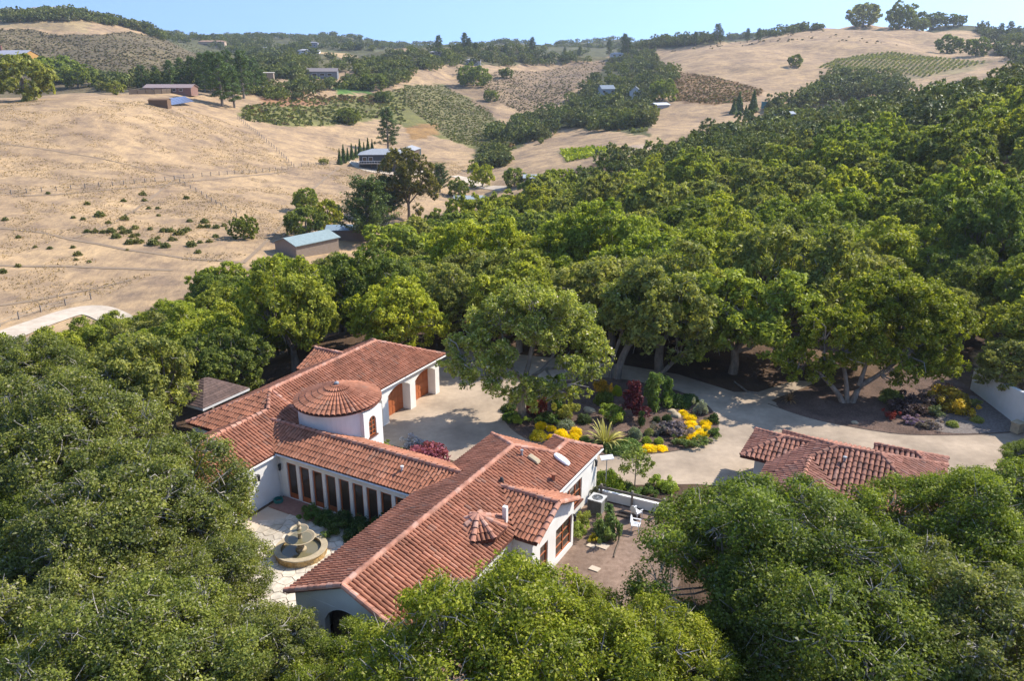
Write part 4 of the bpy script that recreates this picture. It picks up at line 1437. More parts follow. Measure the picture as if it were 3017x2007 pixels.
NEAR = [  # x, y, half width, proto, tint, label, vertical stretch
    (1150, 1500, 275, 0, 'yellow-green', "bright yellow-green oak at the bottom centre, hiding the corner of the bedroom wing", 1.0),
    (1480, 1535, 218, 1, 'yellow-green', "yellow-green oak at the bottom edge, lower right of the side garden", 1.0),
    (775, 1565, 135, 2, 'bright green', "small bright green oak at the bottom edge below the near arch", 1.0),
    (1750, 1258, 240, 3, 'deep green', "dense deep green oak directly right of the garden chairs, in front of the drive", 1.0),
    (1925, 1400, 255, 2, 'deep green', "large deep green oak below the guest cottage roof", 1.0),
    (2240, 1210, 188, 0, 'fresh green', "fresh green oak overlapping the right end of the guest cottage roof", 1.0),
    (2260, 1470, 220, 1, 'grey-green', "grey-green oak in the bottom right corner", 1.0),
    (2372, 1050, 52, 3, 'deep green', "small round oak cut by the right edge beside the lower drive", 1.0),
    (1680, 1500, 150, 3, 'deep green', "deep green oak low between the side garden and the cottage oaks", 1.0),
    (2080, 1560, 170, 0, 'deep green', "deep green oak cut by the bottom edge right of centre", 1.0),
    (300, 1160, 215, 1, 'grey-green', "wide grey-green oak with bare twigs left of the courtyard wall lantern", .95),
    (452, 1292, 150, 2, 'olive', "olive oak reaching over the courtyard just left of the fountain", .9),
    (150, 1335, 180, 3, 'grey-green', "grey-green oak on the left below the bare dark hollow", 1.0),
    (572, 1500, 168, 1, 'olive', "thin olive oak in front of the patio at lower left", .9),
    (300, 1500, 215, 0, 'olive', "broad olive oak along the bottom edge at lower left", .95),
    (40, 1540, 140, 2, 'yellow-green', "yellowish oak in the bottom left corner", 1.0),
    (130, 1010, 190, 0, 'grey-green', "grey-green oak at the left edge, level with the timber gazebo", 1.0),
    (20, 1190, 130, 2, 'deep green', "dark oak cut by the left edge beside the bare hollow", 1.0),
    (185, 925, 128, 3, 'olive', "olive oak left of the gazebo roof", 1.0),
    (70, 870, 140, 1, 'olive', "grey olive oak at the left edge, below the pale road", 1.0),
]
for i, (x, y, r, k, tn, lb, szz) in enumerate(NEAR):
    loc, s = tree_at(x, y, r)
    place_tree('near', k, loc, s, tn, lb, group="oaks close around the villa", sz=szz * .92, seed=i)

# the two oaks on the island and the wide oak of the mulch bed, with their limbs in view
def special_oak(name, foot, lobes, seed, nleaf, size, tint, label, limbs, r0):
    rng = np.random.default_rng(seed)
    C = np.array([l[:3] for l in lobes], float); lr = np.array([l[3] for l in lobes], float)
    # split each mass into small clumps
    cc, rr = [], []
    for c, r in zip(C, lr):
        n = max(4, int(10 * r))
        d = unit(rng.normal(size=(n, 3)) + np.array([0, 0, .35]))
        cc.append(c + d * r * rng.uniform(.45, .95, (n, 1)) * np.array([1, 1, .72])); rr.append(np.full(n, r * .38) * rng.uniform(.7, 1.2, n))
    cc, rr = np.concatenate(cc), np.concatenate(rr)
    w = rr ** 2; w /= w.sum()
    L_ = rng.choice(len(cc), nleaf, p=w)
    sub = 12
    S = unit(rng.normal(size=(len(cc), sub, 3)) + np.array([0, 0, .4]))
    k = rng.integers(0, sub, nleaf); sd = S[L_, k]
    q = unit(rng.normal(size=(nleaf, 3)))
    P = cc[L_] + sd * (rr[L_] * .85)[:, None] + q * (rr[L_] * .45 * rng.uniform(.3, 1, nleaf))[:, None]
    Nn = unit(.7 * q + .5 * sd + .8 * rng.normal(size=(nleaf, 3)) + np.array([0, 0, .3]))
    T = empty(name, foot, 0, label, "tree", "oaks close around the villa")
    c = link("crown", quads_mesh("crown", leaf_quads(rng, P, Nn, size), M['leaf']), T)
    c.color = (*TINT[tint], 1)
    mb = MB()
    for pts, r1, r2 in limbs:
        p = smooth_poly([np.array(q) for q in pts], 1, False)
        mb.tube(p, np.linspace(r1, r2, len(p)), 7, cap=False)
    ends = np.array([np.array(q) for pts, _, _ in limbs for q in pts[1:]])
    for c, r in zip(C, lr):
        j = np.argmin(np.linalg.norm(ends - c, axis=1))
        for _ in range(5):
            e = c + unit(rng.normal(size=3) + np.array([0, 0, .3])) * r * rng.uniform(.6, 1.0)
            mid = (ends[j] + e) / 2 + rng.normal(size=3) * .25
            mb.tube([ends[j], mid, e], [.075, .05, .012], 4, mi=1, cap=False)
    mb.build("trunk", [M['bark'], M['twig']], T)
    return T


f = fl(1203, 962)
special_oak("oak_tree", (f[0], f[1], 0), [
    (.9, .6, 8.6, 2.2), (-1.6, 1.0, 7.9, 1.9), (3.2, 1.6, 7.6, 1.9), (-3.4, .2, 6.2, 1.5), (1.2, -.8, 6.6, 1.8), (4.6, .6, 6.0, 1.6), (-4.8, -.4, 4.6, 1.1), (3.6, -1.2, 4.6, 1.4), (-1.4, -.9, 5.4, 1.4),
    (1.4, 2.8, 7.6, 2.0), (5.3, -.8, 3.9, 1.0), (2.3, -1.9, 3.3, 1.0), (.6, -1.2, 3.4, .8), (4.9, 2.0, 7.2, 1.3), (-3.0, 2.2, 7.0, 1.4), (.4, -1.7, 3.3, 1.15), (1.7, -2.0, 3.0, 1.1), (-1.3, -1.6, 4.3, 1.2), (3.0, -1.9, 2.7, .9), (-2.9, -1.2, 4.9, 1.2), (-5.6, .4, 4.2, 1.0), (5.8, .4, 4.6, 1.1), (-4.2, -1.4, 3.8, 1.0), (4.2, -2.2, 3.2, .9), (-5.0, 1.4, 5.6, 1.2), (2.6, .2, 9.0, 1.5), (-.4, 1.6, 9.2, 1.5), (-.8, -1.9, 2.9, 1.1), (1.0, -2.4, 2.5, 1.0), (-2.2, -2.0, 3.4, 1.1)], 41, 68000, .17, 'pale',
    "tall airy pale green oak with light limbs at the left end of the island bed",
    [([(0, 0, -.3), (-.1, 0, 1.6), (.1, .2, 3.0)], .36, .28), ([(.1, .2, 2.9), (.6, .4, 5.0), (.9, .6, 8.0)], .24, .07), ([(.1, .2, 2.8), (-1.2, .4, 4.6), (-1.7, .9, 7.4)], .2, .06), ([(.1, .2, 2.9), (1.9, .2, 4.2), (3.3, 1.2, 7.0)], .2, .06),
     ([(-1.0, .3, 4.2), (-2.4, .2, 4.9), (-4.4, -.3, 4.6)], .13, .04), ([(1.7, .2, 4.0), (3.2, -.4, 4.3), (5.1, -.6, 4.1)], .14, .04), ([(1.7, .2, 4.0), (2.2, -1.0, 3.6), (2.4, -1.8, 3.3)], .11, .04), ([(.6, .4, 5.0), (1.2, 1.9, 6.2), (1.4, 2.8, 7.4)], .14, .05)], .36)
f = fl(1420, 872)
special_oak("oak_tree", (f[0], f[1], 0), [
    (.3, .8, 7.2, 1.6), (2.6, .8, 7.8, 1.9), (5.2, .9, 7.4, 2.1), (7.4, .6, 6.2, 1.8), (9.2, .2, 5.2, 1.4), (4.0, .4, 6.0, 1.4), (7.0, -.4, 4.9, 1.3), (1.2, .2, 5.6, 1.1), (5.6, 2.4, 7.6, 1.8), (10.2, -.3, 4.3, 1.0), (3.4, 2.4, 8.2, 1.5), (8.2, -.9, 3.6, 1.2), (5.4, -.9, 4.2, 1.1), (-1.2, .2, 5.2, 1.2), (2.2, -.6, 4.6, 1.0)], 43, 52000, .18, 'pale',
    "leaning grey-green oak whose bare limbs arch right from the back of the island bed",
    [([(0, 0, -.3), (.2, .1, 1.5), (.9, .2, 3.1)], .34, .28), ([(.9, .2, 3.0), (2.6, .4, 4.5), (5.0, .7, 6.0), (7.4, .5, 5.8)], .24, .06), ([(.8, .2, 2.8), (1.0, .6, 4.6), (.4, .8, 6.6)], .2, .06), ([(2.2, .3, 4.2), (2.7, .7, 6.0), (2.9, .8, 7.2)], .15, .05),
     ([(-.6, .2, -.3), (-.5, .2, 1.5), (.4, .6, 4.2), (.5, .8, 6.0)], .22, .07), ([(3.6, -.1, .3), (5.2, -.2, 2.2), (7.6, -.2, 3.9), (9.6, -.2, 4.5)], .22, .06)], .34)
f = fl(1945, 928)
special_oak("oak_tree", (f[0], f[1], 0), [
    (-3.9, .2, 4.3, 1.5), (-2.2, .4, 6.0, 1.9), (-.2, .8, 6.6, 2.1), (1.6, 1.4, 5.2, 1.8), (2.4, 2.6, 7.6, 2.3), (4.6, 2.8, 8.0, 2.5), (6.8, 2.4, 7.2, 2.3), (8.4, 1.8, 5.8, 1.9), (5.0, .8, 5.4, 1.9), (2.9, -.3, 3.6, 1.4), (.6, -.2, 4.2, 1.5), (-1.8, -.3, 3.7, 1.2), (7.4, .9, 4.6, 1.4), (-5.4, .2, 3.5, 1.0), (4.4, 4.6, 8.2, 2.2), (3.6, -.5, 2.3, .9), (-2.6, -.5, 2.6, 1.1), (6.0, .2, 3.2, 1.5), (8.2, .6, 3.0, 1.4), (-4.6, -.2, 2.7, 1.0), (4.6, -.9, 3.0, 1.1)], 47, 100000, .19, 'yellow-green',
    "wide low-branched oak with several trunks spreading over the mulch bed",
    [([(0, 0, -.3), (-.7, .1, .9), (-2.2, .2, 2.4), (-3.9, .3, 3.9)], .27, .07), ([(.2, 0, -.3), (0, .2, 1.6), (-.6, .6, 4.0), (-.3, .8, 5.8)], .24, .06), ([(.5, 0, -.3), (1.0, .2, 1.3), (2.7, .5, 2.3), (4.6, .8, 3.8), (6.4, 1.2, 4.9)], .28, .06),
     ([(1.0, .2, 1.4), (1.9, 1.2, 3.6), (2.6, 2.4, 6.6)], .2, .06), ([(3.6, .6, 3.0), (4.4, 2.0, 5.2), (4.7, 2.8, 7.0)], .16, .05), ([(-1.6, .2, 1.8), (-2.0, .3, 3.6), (-2.2, .4, 5.2)], .14, .05)], .27)

# ---- the woodland behind: trees where the photograph shows canopy
FOREST = [(-60, 930), (-60, 862), (60, 825), (150, 775), (250, 730), (330, 695), (420, 670), (520, 640), (620, 616), (720, 596), (850, 612), (930, 565), (1010, 505), (1090, 492), (1200, 462), (1300, 420), (1400, 388), (1490, 348), (1560, 325), (1640, 302), (1720, 275), (1850, 250), (1950, 232), (2040, 216),
          (2130, 190), (2230, 168), (2357, 132), (2460, 110), (2460, 770), (2330, 790), (2270, 735), (2240, 725), (2100, 690), (1900, 760), (1760, 815), (1700, 765), (1560, 715), (1480, 730), (1400, 700), (1270, 690), (1110, 715), (1040, 745), (930, 745), (720, 770), (640, 800), (520, 830), (430, 840), (330, 850), (250, 800), (100, 830)]


def forest_points():
    rng = np.random.default_rng(5)
    pts = []
    cell = {}
    cand = 0
    th_ = rng.uniform(math.radians(-36), math.radians(37), 60000)
    r_ = np.sqrt(rng.uniform(56 ** 2, 395 ** 2, 60000))
    X, Y = np.sin(th_) * r_, np.cos(th_) * r_
    Z = ground(X, Y)
    px, py = proj(np.stack([X, Y, Z + 5.6], -1))
    ok = inpoly(px / K, py / K, FOREST)
    # keep clear of the paved and built places
    for x, y, z in zip(X[ok], Y[ok], Z[ok]):
        r = math.hypot(x, y)
        v = np.array([x, y]) - ORG; u_, v_ = v @ D1, v @ D2
        if -7 < u_ < 22.5 and -12.5 < v_ < 12: continue
        if 1.5 < u_ < 8 and -16 < v_ < -9: continue
        fx, fy = proj(np.array([x, y, z]))
        if inpoly(fx / K, fy / K, drive) or inpoly(fx / K, fy / K, right_bed): continue
        if fy / K > 866 and 1380 < fx / K < 2300: continue
        sp = 5.9 if r < 120 else 7.4
        key = (int(x // 9), int(y // 9))
        bad = False
        for i in (-1, 0, 1):
            for j in (-1, 0, 1):
                for (a, b) in cell.get((key[0] + i, key[1] + j), ()):
                    if (a - x) ** 2 + (b - y) ** 2 < sp * sp: bad = True; break
                if bad: break
            if bad: break
        if bad: continue
        cell.setdefault(key, []).append((x, y))
        pts.append((x, y, z, r))
    pts.sort(key=lambda q: q[3])
    return pts


FP = forest_points()
print("forest trees", len(FP), "within 150:", sum(1 for p in FP if p[3] < 150))
N_IND = 262


def where(px, py):
    x, y = px / K, py / K
    if x < 420: h = "at the left edge below the dry field" if x < 190 else "left of the gazebo"
    elif x < 720: h = "behind the gazebo"
    elif x < 1050: h = "behind the garage wing"
    elif x < 1400: h = "behind the tall island oak"
    elif x < 1720: h = "behind the leaning island oak"
    elif x < 2060: h = "above the wide mulch bed oak"
    else: h = "above the white boundary wall" if x > 2200 else "right of the mulch bed oak"
    return h


def vert(py):
    y = py / K
    for lim, t in ((330, "near the slope's top"), (430, "high on the slope"), (520, "halfway up the slope"), (600, "low on the slope"), (690, "in the nearer woods"), (2000, "in the nearest row")):
        if y < lim: return t


tints = ['yellow-green', 'bright green', 'deep green', 'olive', 'fresh green', 'dark green', 'bright green', 'fresh green', 'olive']
frng = random.Random(12)
used = {}
for i, (x, y, z, r) in enumerate(FP[:N_IND]):
    s = frng.choice((.62, .72, .8, .86, .95, 1.08)) * frng.uniform(.93, 1.07) * (1.0 if r < 120 else 1.16)
    if proj(np.array([x, y, z]))[0] / K < 900: s = min(s, .95) * .95
    tn = frng.choice(tints)
    px, py = proj(np.array([x, y, z + 5.5 * s]))
    size = "big" if s > .95 else ("small" if s < .78 else "mid-sized")
    lb = f"{size} {tn} oak {vert(float(py))} {where(float(px), float(py))}"
    place_tree('mid' if r < 125 else 'far', i, (x, y, z - .2), s, tn, lb, group="oaks of the woodland slope, " + lb.split(" oak ")[1], sz=frng.uniform(.82, 1.25), wood=r < 110)

# ---- everything smaller than those: one far woodland
WOODS = [  # polygons of tree feet on the 2357 grid, number, height scale, nearest distance
    ([(0, 22), (130, 28), (200, 36), (300, 52), (430, 88), (440, 100), (380, 95), (300, 66), (180, 48), (0, 52)], 170, 1.0, 700),
    ([(430, 85), (560, 90), (640, 110), (650, 130), (600, 135), (500, 115)], 80, 1.0, 700),
    ([(600, 120), (700, 92), (800, 86), (890, 98), (905, 115), (800, 118), (740, 112), (700, 150), (620, 160), (560, 150), (580, 130)], 120, .95, 600),
    ([(1420, 105), (1510, 105), (1515, 165), (1440, 160)], 45, .95, 500),
    ([(640, 125), (720, 135), (860, 140), (900, 125), (900, 160), (760, 172), (690, 160)], 40, .85, 560),
    ([(910, 122), (1000, 112), (1100, 112), (1350, 122), (1370, 142), (1330, 148), (1250, 152), (1180, 158), (1100, 150), (1010, 160), (950, 175), (900, 212), (860, 200), (800, 190), (830, 150)], 170, .95, 560),
    ([(0, 172), (60, 172), (120, 186), (240, 200), (300, 206), (300, 190), (150, 160), (0, 150)], 60, .9, 330),
    ([(600, 205), (700, 198), (800, 190), (900, 200), (905, 215), (800, 205), (700, 225), (620, 226)], 36, .9, 430),
    ([(300, 203), (450, 203), (610, 205), (610, 182), (450, 178), (310, 188)], 70, .9, 345),
    ([(560, 200), (640, 215), (700, 232), (640, 232), (580, 225)], 16, .7, 380),
    ([(680, 130), (720, 150), (700, 190), (620, 205), (560, 200), (560, 180), (640, 160)], 60, .9, 560),
    ([(1130, 305), (1200, 275), (1280, 250), (1340, 205), (1410, 140), (1500, 118), (1510, 165), (1492, 215), (1490, 312), (1440, 322), (1370, 302), (1290, 290), (1260, 322), (1170, 345), (1125, 325)], 170, .95, 400),
    ([(1410, 112), (1500, 112), (1700, 92), (1800, 82), (1890, 66), (1890, 56), (1700, 80), (1450, 98)], 110, .9, 700),
    ([(2240, 66), (2357, 82), (2357, 108), (2270, 92)], 50, 1.0, 700),
    ([(2280, 108), (2357, 158), (2357, 132)], 26, .9, 500),
    ([(1890, 212), (2060, 207), (2080, 188), (1960, 176), (1900, 192)], 36, 1.0, 420),
    ([(1060, 165), (1110, 168), (1115, 195), (1060, 192)], 8, .9, 500),
    ([(1760, 255), (1890, 215), (2080, 205), (2090, 220), (1900, 240), (1790, 270)], 40, 1.0, 330),
    ([(1080, 400), (1120, 350), (1170, 345), (1150, 420), (1100, 425)], 16, .75, 330),
    ([(1490, 240), (1545, 200), (1555, 170), (1520, 165), (1500, 190)], 16, .9, 420),
]


def far_woodland():
    rng = np.random.default_rng(9)
    protos = []
    for i in range(8):
        Q, C, lr, dd = oak_crown(400 + i, 20, 640, 1.05, sub=5, zmin=-.75, zc=4.0)
        protos.append(Q)
    for i in range(6): protos.append(oak_crown(450 + i, 40, 1900, .72, sub=7, zmin=-.5, lobe_r=(.85, 1.4))[0])
    Qs, tid = [], []
    for (x, y, z, r) in FP[N_IND:]:
        k = rng.integers(8, 14) if r < 320 else rng.integers(8); s = rng.uniform(.8, 1.3); a = rng.uniform(0, 6.28)
        Qs.append((k, x, y, z - .3, s, a, rng.uniform(.9, 1.15)))
    for poly, n, hs, rmin in WOODS:
        P = np.array(poly, float); got = 0
        n = int(n * 1.55)
        for _ in range(n * 12):
            if got >= n: break
            x, y = rng.uniform(P[:, 0].min(), P[:, 0].max()), rng.uniform(P[:, 1].min(), P[:, 1].max())
            if not inpoly(x, y, poly): continue
            p = hd(x, y, rmin)
            if p is None: continue
            s = hs * rng.uniform(.6, 1.2)
            Qs.append((rng.integers(8), p[0], p[1], p[2] - .5, s, rng.uniform(0, 6.28), rng.uniform(.8, 1.25))); got += 1
    # woods on the ridge behind, beyond the crests
    for _ in range(1500):
        th = rng.uniform(math.radians(-36), math.radians(36)); r = rng.uniform(1330, 1640)
        x, y = math.sin(th) * r, math.cos(th) * r
        Qs.append((rng.integers(8), x, y, float(ground(x, y)) - .5, rng.uniform(.7, 1.2), rng.uniform(0, 6.28), 1.0))
    V, mi = [], []
    for k, x, y, z, s, a, vs in Qs:
        c, d = math.cos(a), math.sin(a)
        q = protos[k] * np.array([s, s, s * vs])
        V.append(np.stack([q[..., 0] * c - q[..., 1] * d + x, q[..., 0] * d + q[..., 1] * c + y, q[..., 2] + z], -1))
        mi.append(np.full(len(q), rng.integers(0, 4)))
    mats = [leaf_mat(f'far_leaf_{n}', dk, lt, trans=.15, use_obj=False) for n, dk, lt in
            (('green', (.110, .145, .040), (.250, .280, .075)), ('olive', (.135, .150, .055), (.270, .275, .095)), ('dark', (.080, .108, .042), (.175, .205, .070)), ('fresh', (.135, .165, .036), (.290, .310, .068)))]
    o = link("far_woodland", quads_mesh("far_woodland", np.concatenate(V), mats, np.concatenate(mi)))
    tag(o, "oak woods covering the far slopes and ridges", "woodland", kind="stuff")
    print("far trees", len(Qs))


far_woodland()

# ------------------------------------------------------------------ garden plants
def shrub_mesh(seed, nleaf, size, shape='mound', aspect=.5):
    rng = np.random.default_rng(seed)
    if shape == 'mound':
        nl = 16
        d = fib(nl, -.05, .12, rng); C = d * .62 * rng.uniform(.8, 1.1, (nl, 1)) * np.array([1, 1, .85]); lr = rng.uniform(.30, .46, nl)
    elif shape == 'upright':
        nl = 26
        C = np.stack([rng.normal(0, .36, nl), rng.normal(0, .36, nl), rng.uniform(.25, 2.3, nl)], 1); C[:, :2] *= (1.15 - .3 * C[:, 2:3]); lr = rng.uniform(.22, .42, nl)
    else:   # loose
        nl = 20
        C = np.stack([rng.normal(0, .5, nl), rng.normal(0, .5, nl), rng.uniform(.2, 1.0, nl)], 1); lr = rng.uniform(.22, .38, nl)
    k = rng.integers(0, nl, nleaf)
    q = unit(rng.normal(size=(nleaf, 3)) + np.array([0, 0, .3]))
    P = C[k] + q * (lr[k] * rng.uniform(.6, 1.05, nleaf))[:, None]
    P[:, 2] = np.maximum(P[:, 2], .02)
    Nn = unit(q + .7 * rng.normal(size=(nleaf, 3)))
    V = leaf_quads(rng, P, Nn, size, aspect)
    return quads_mesh("foliage", V, M['leaf_plain'])


SHR = {'mound': [shrub_mesh(500 + i, 2600, .13) for i in range(3)], 'upright': [shrub_mesh(520 + i, 2600, .17, 'upright') for i in range(3)],
       'loose': [shrub_mesh(540 + i, 1900, .17, 'loose') for i in range(3)], 'globe': [shrub_mesh(560 + i, 3600, .09) for i in range(3)], 'far': [shrub_mesh(580 + i, 260, .35, 'mound') for i in range(3)]}


def spiky_mesh(seed, n=70):
    rng = np.random.default_rng(seed)
    V = []
    for _ in range(n):
        a = rng.uniform(0, 6.28); el = rng.uniform(.35, 1.45); ln = rng.uniform(.75, 1.25)
        d = np.array([math.cos(a) * math.cos(el), math.sin(a) * math.cos(el), math.sin(el)])
        sdir = np.array([-math.sin(a), math.cos(a), 0])
        p = np.array([math.cos(a), math.sin(a), 0]) * .08
        w = rng.uniform(.022, .038)
        pts = []
        for s in (0, .35, .7, 1.0):
            c = p + d * ln * s - np.array([0, 0, 1]) * .38 * ln * s ** 2.4 * math.cos(el) * 1.6
            pts.append((c, w * (1, 1.15, .8, .12)[(0, .35, .7, 1.0).index(s)]))
        for (c0, w0), (c1, w1) in zip(pts, pts[1:]):
            V.append([c0 - sdir * w0, c0 + sdir * w0, c1 + sdir * w1, c1 - sdir * w1])
    return quads_mesh("foliage", np.array(V), M['leaf_plain'])


SPIKY = [spiky_mesh(600 + i) for i in range(3)]
prng = random.Random(31)


def plant(name, mesh, xy, r, h, color, label, cat, group=None, z=None):
    if name in ('shrub', 'yellow_shrub', 'yellow_cushion'): r, h = r * 1.22, h * 1.22
    z = float(ground(xy[0], xy[1])) if z is None else z
    o = link(name, mesh, None, (xy[0], xy[1], z), prng.uniform(0, 6.28))
    o.scale = (r, r, h)
    j = prng.uniform(.92, 1.08)
    o.color = (color[0] * j, color[1] * j, color[2] * j, 1)
    return tag(o, label, cat, group)


def A1(x, y): return flat(1750 + x / 3.92, 1000 + y / 3.92)
def B1(x, y): return flat(1450 + x / 4.9, 1080 + y / 4.9)
def C1(x, y): return flat(2100 + x / 2.4122, 850 + y / 2.4122)
def D1_(x, y): return flat(1600 + x / 3.92, 1300 + y / 3.92)


YEL = (1.1, .82, .006); YG = (.42, .44, .05); GRN = (.14, .21, .05); DGRN = (.07, .115, .035); SIL = (.30, .34, .24); LAV = (.26, .21, .24); LIM = (.34, .42, .07)
yl = ["largest yellow globe shrub at the left of the island's front row", "yellow globe shrub behind the largest one, nearest the tall oak trunk", "small orange-yellow globe between the two left globes", "yellow globe in the middle of the front group",
      "low yellow globe just behind the villa's ridge corner", "upper right yellow globe beside the big spiky plant", "lower right yellow globe beside the big spiky plant", "small yellow globe half hidden by the villa roof"]
for (x, y, r), lb in zip([(660, 1050, 122), (705, 895, 88), (850, 930, 72), (990, 1010, 98), (1060, 1075, 84), (1210, 985, 92), (1195, 1070, 86), (845, 1055, 60)], yl):
    plant("yellow_shrub", SHR['globe'][prng.randrange(3)], B1(x, y), r * .0050, r * .0054, YEL if r < 115 else (.62, .52, .03), lb, "shrub", "yellow shrubs of the island bed", .06)
yl2 = ["topmost yellow flower cushion of the right end, beside the flat rock", "yellow flower cushion second from the top at the island's right end", "yellow flower cushion third from the top at the right end", "small yellow cushion left of the white flowers", "upper yellow cushion at the outer right edge of the island",
       "yellow cushion above the white flowers at the outer edge", "wide yellow cushion just below the white flowers", "yellow cushion left of the wide one in the right group", "leftmost low yellow cushion of the right group", "left yellow cushion of the pair at the island's front edge", "right yellow cushion of the pair at the island's front edge", "small yellow tuft among the lavender"]
for (x, y, r), lb in zip([(1025, 870, 62), (1115, 925, 74), (1120, 995, 66), (1110, 1035, 50), (1290, 985, 66), (1295, 1030, 52), (1240, 1105, 78), (1150, 1140, 68), (1035, 1170, 62), (640, 1285, 78), (780, 1280, 64), (870, 1005, 40)], yl2):
    plant("yellow_cushion", SHR['globe'][prng.randrange(3)], A1(x, y), r * .0066, r * .0044, (1.15, .86, .004), lb, "flowers", "yellow shrubs of the island bed", .06)
plant("white_flowers", SHR['globe'][0], A1(1195, 1035), .30, .22, (.75, .74, .66), "small white flowering cushion among the yellow ones", "flowers", None, .06)
for (x, y, r, h, c, sh, lb) in [
    (605, 1200, .34, .42, LIM, 'mound', "round lime shrub left of the pair of green balls"), (750, 1205, .36, .40, LIM, 'mound', "round lime shrub right of the pair of green balls"),
    (400, 1240, .85, .45, GRN, 'mound', "wide low juniper behind the front edge of the island"), (360, 1300, .9, .42, (.17, .24, .07), 'mound', "wide low juniper at the front edge of the island"), (210, 1280, .7, .40, DGRN, 'mound', "low dark juniper next to the villa roof corner"),
    (520, 1330, .45, .3, LIM, 'loose', "loose lime groundcover at the front edge by the sapling"),
    (1250, 1210, .5, .32, (.22, .28, .08), 'loose', "leafy green border clump under the wide yellow cushion"), (1120, 1245, .5, .32, (.22, .28, .08), 'loose', "leafy green border clump at the island's lower right"), (980, 1220, .42, .30, (.24, .29, .09), 'loose', "leafy green border clump left of the lower right edge"), (1375, 1110, .38, .32, GRN, 'loose', "green border clump at the outer right curve"), (1390, 960, .42, .45, DGRN, 'loose', "dark green border clump at the upper right curve"),
    (475, 1140, .48, .75, SIL, 'mound', "silvery rounded shrub right of the big spiky plant"), (635, 1110, .36, .5, (.36, .37, .16), 'mound', "dull yellow shrub above the lime balls"), (545, 1040, .3, .5, DGRN, 'upright', "small dark shrub behind the silvery one"),
    (930, 1110, .75, .62, LAV, 'loose', "purple-grey lavender clump inside the right group"), (800, 1100, .55, .5, (.24, .22, .20), 'loose', "greyer lavender clump left of the purple one"),
    (840, 960, .42, .6, DGRN, 'mound', "dark green rounded shrub below the flat rock"), (720, 960, .3, .45, DGRN, 'mound', "small dark shrub left of the rounded dark one"),
    (1230, 880, .45, .85, (.42, .45, .38), 'loose', "silvery feathery shrub at the island's upper right edge"),
    (960, 760, .95, .7, (.09, .15, .04), 'mound', "spreading dark green juniper at the back right of the island"), (1090, 720, .8, .55, (.12, .18, .05), 'mound', "spreading green juniper at the back right corner of the island"),
    (120, 740, .75, .95, (.20, .25, .05), 'mound', "rounded olive shrub left of the purple-leaved shrub"), (90, 690, .5, 1.0, (.60, .36, .04), 'loose', "orange-yellow flowering shrub left of the purple-leaved shrub"), (262, 650, .4, .8, (.50, .55, .03), 'mound', "lime-yellow shrub beside the purple-leaved shrub's top"),
    (200, 940, .75, .75, LIM, 'loose', "lime-green leafy shrub directly behind the big spiky plant"),
]:
    plant("shrub", SHR[sh][prng.randrange(3)], A1(x, y), r, h, c, lb, "shrub", "green shrubs of the island bed", .055)
for (x, y, r, h, c, sh, lb) in [
    (270, 770, .75, .5, (.13, .22, .04), 'mound', "bright groundcover mound at the island's left edge"), (345, 830, .42, .4, LIM, 'loose', "light green tuft below the left groundcover"), (240, 640, .6, .5, DGRN, 'mound', "dark groundcover left of the tall oak's trunk"),
    (560, 700, .6, .8, (.34, .06, .05), 'loose', "dark red flowering shrub at the tall oak's foot"), (690, 690, .5, .85, (.36, .09, .07), 'loose', "red flowering shrub right of the tall oak's foot"), (930, 690, .75, 1.15, (.11, .19, .035), 'upright', "upright dark green shrub under the tall oak"),
    (1090, 760, .62, .85, (.45, .44, .10), 'loose', "yellowish loose shrub in the middle of the island"), (1070, 880, .62, .5, SIL, 'mound', "silvery cushion above the yellow globes"), (1330, 810, .55, .7, (.11, .15, .06), 'mound', "dark rounded shrub left of the big spiky plant"), (720, 790, .7, .3, GRN, 'loose', "green groundcover above the yellow globes"), (860, 790, .6, .3, GRN, 'loose', "green groundcover below the upright dark shrub"), (1330, 1090, .4, .4, GRN, 'mound', "green mound touching the big spiky plant's left side"),
]:
    plant("shrub", SHR[sh][prng.randrange(3)], B1(x, y), r, h, c, lb, "shrub", "green shrubs of the island bed", .055)
plant("purple_shrub", SHR['upright'][0], A1(450, 925), 1.15, 1.32, (.14, .035, .055), "tall purple-leaved shrub in the middle of the island bed", "shrub", None, .05)
plant("tall_shrub", SHR['upright'][1], A1(680, 820), 1.0, 1.35, (.24, .33, .08), "lanky light green shrub right of the purple-leaved one", "shrub", None, .05)
plant("tall_shrub", SHR['upright'][2], A1(840, 770), .8, .95, (.18, .27, .06), "shorter leafy green shrub at the back of the island", "shrub", None, .05)
plant("spiky_plant", SPIKY[0], B1(1640, 1110), 2.0, 1.9, (.46, .42, .14), "big spiky yellow-striped flax plant at the island's front", "flax plant", None, .05)
plant("spiky_plant", SPIKY[1], B1(1640, 430), 1.1, 1.2, (.30, .17, .09), "bronze spiky flax plant at the back of the island by the leaning oak", "flax plant", None, .05)
plant("spiky_plant", SPIKY[2], C1(545, 800), .85, .8, (.36, .22, .12), "bronze flax plant at the left tip of the mulch bed", "flax plant", None, .05)
plant("spiky_plant", SPIKY[0], C1(1680, 735), .9, .9, (.20, .10, .09), "dark bronze flax plant near the top of the white boundary wall", "flax plant", None, .05)
plant("spiky_plant", SPIKY[1], W(19.6, 29.9), 1.5, 2.5, (.44, .46, .12), "tall yellow-green flax plant rising behind the guest cottage ridge", "flax plant", None, .0)
plant("spiky_plant", SPIKY[2], W(17.8, 36.6), 1.2, 2.0, (.36, .34, .20), "flax plant at the right end of the guest cottage roof", "flax plant", None, .0)
plant("spiky_plant", SPIKY[0], W(19.2, 36.0), .7, 2.1, (.26, .22, .18), "thin dark flax plant beyond the right end of the guest cottage", "flax plant", None, .0)
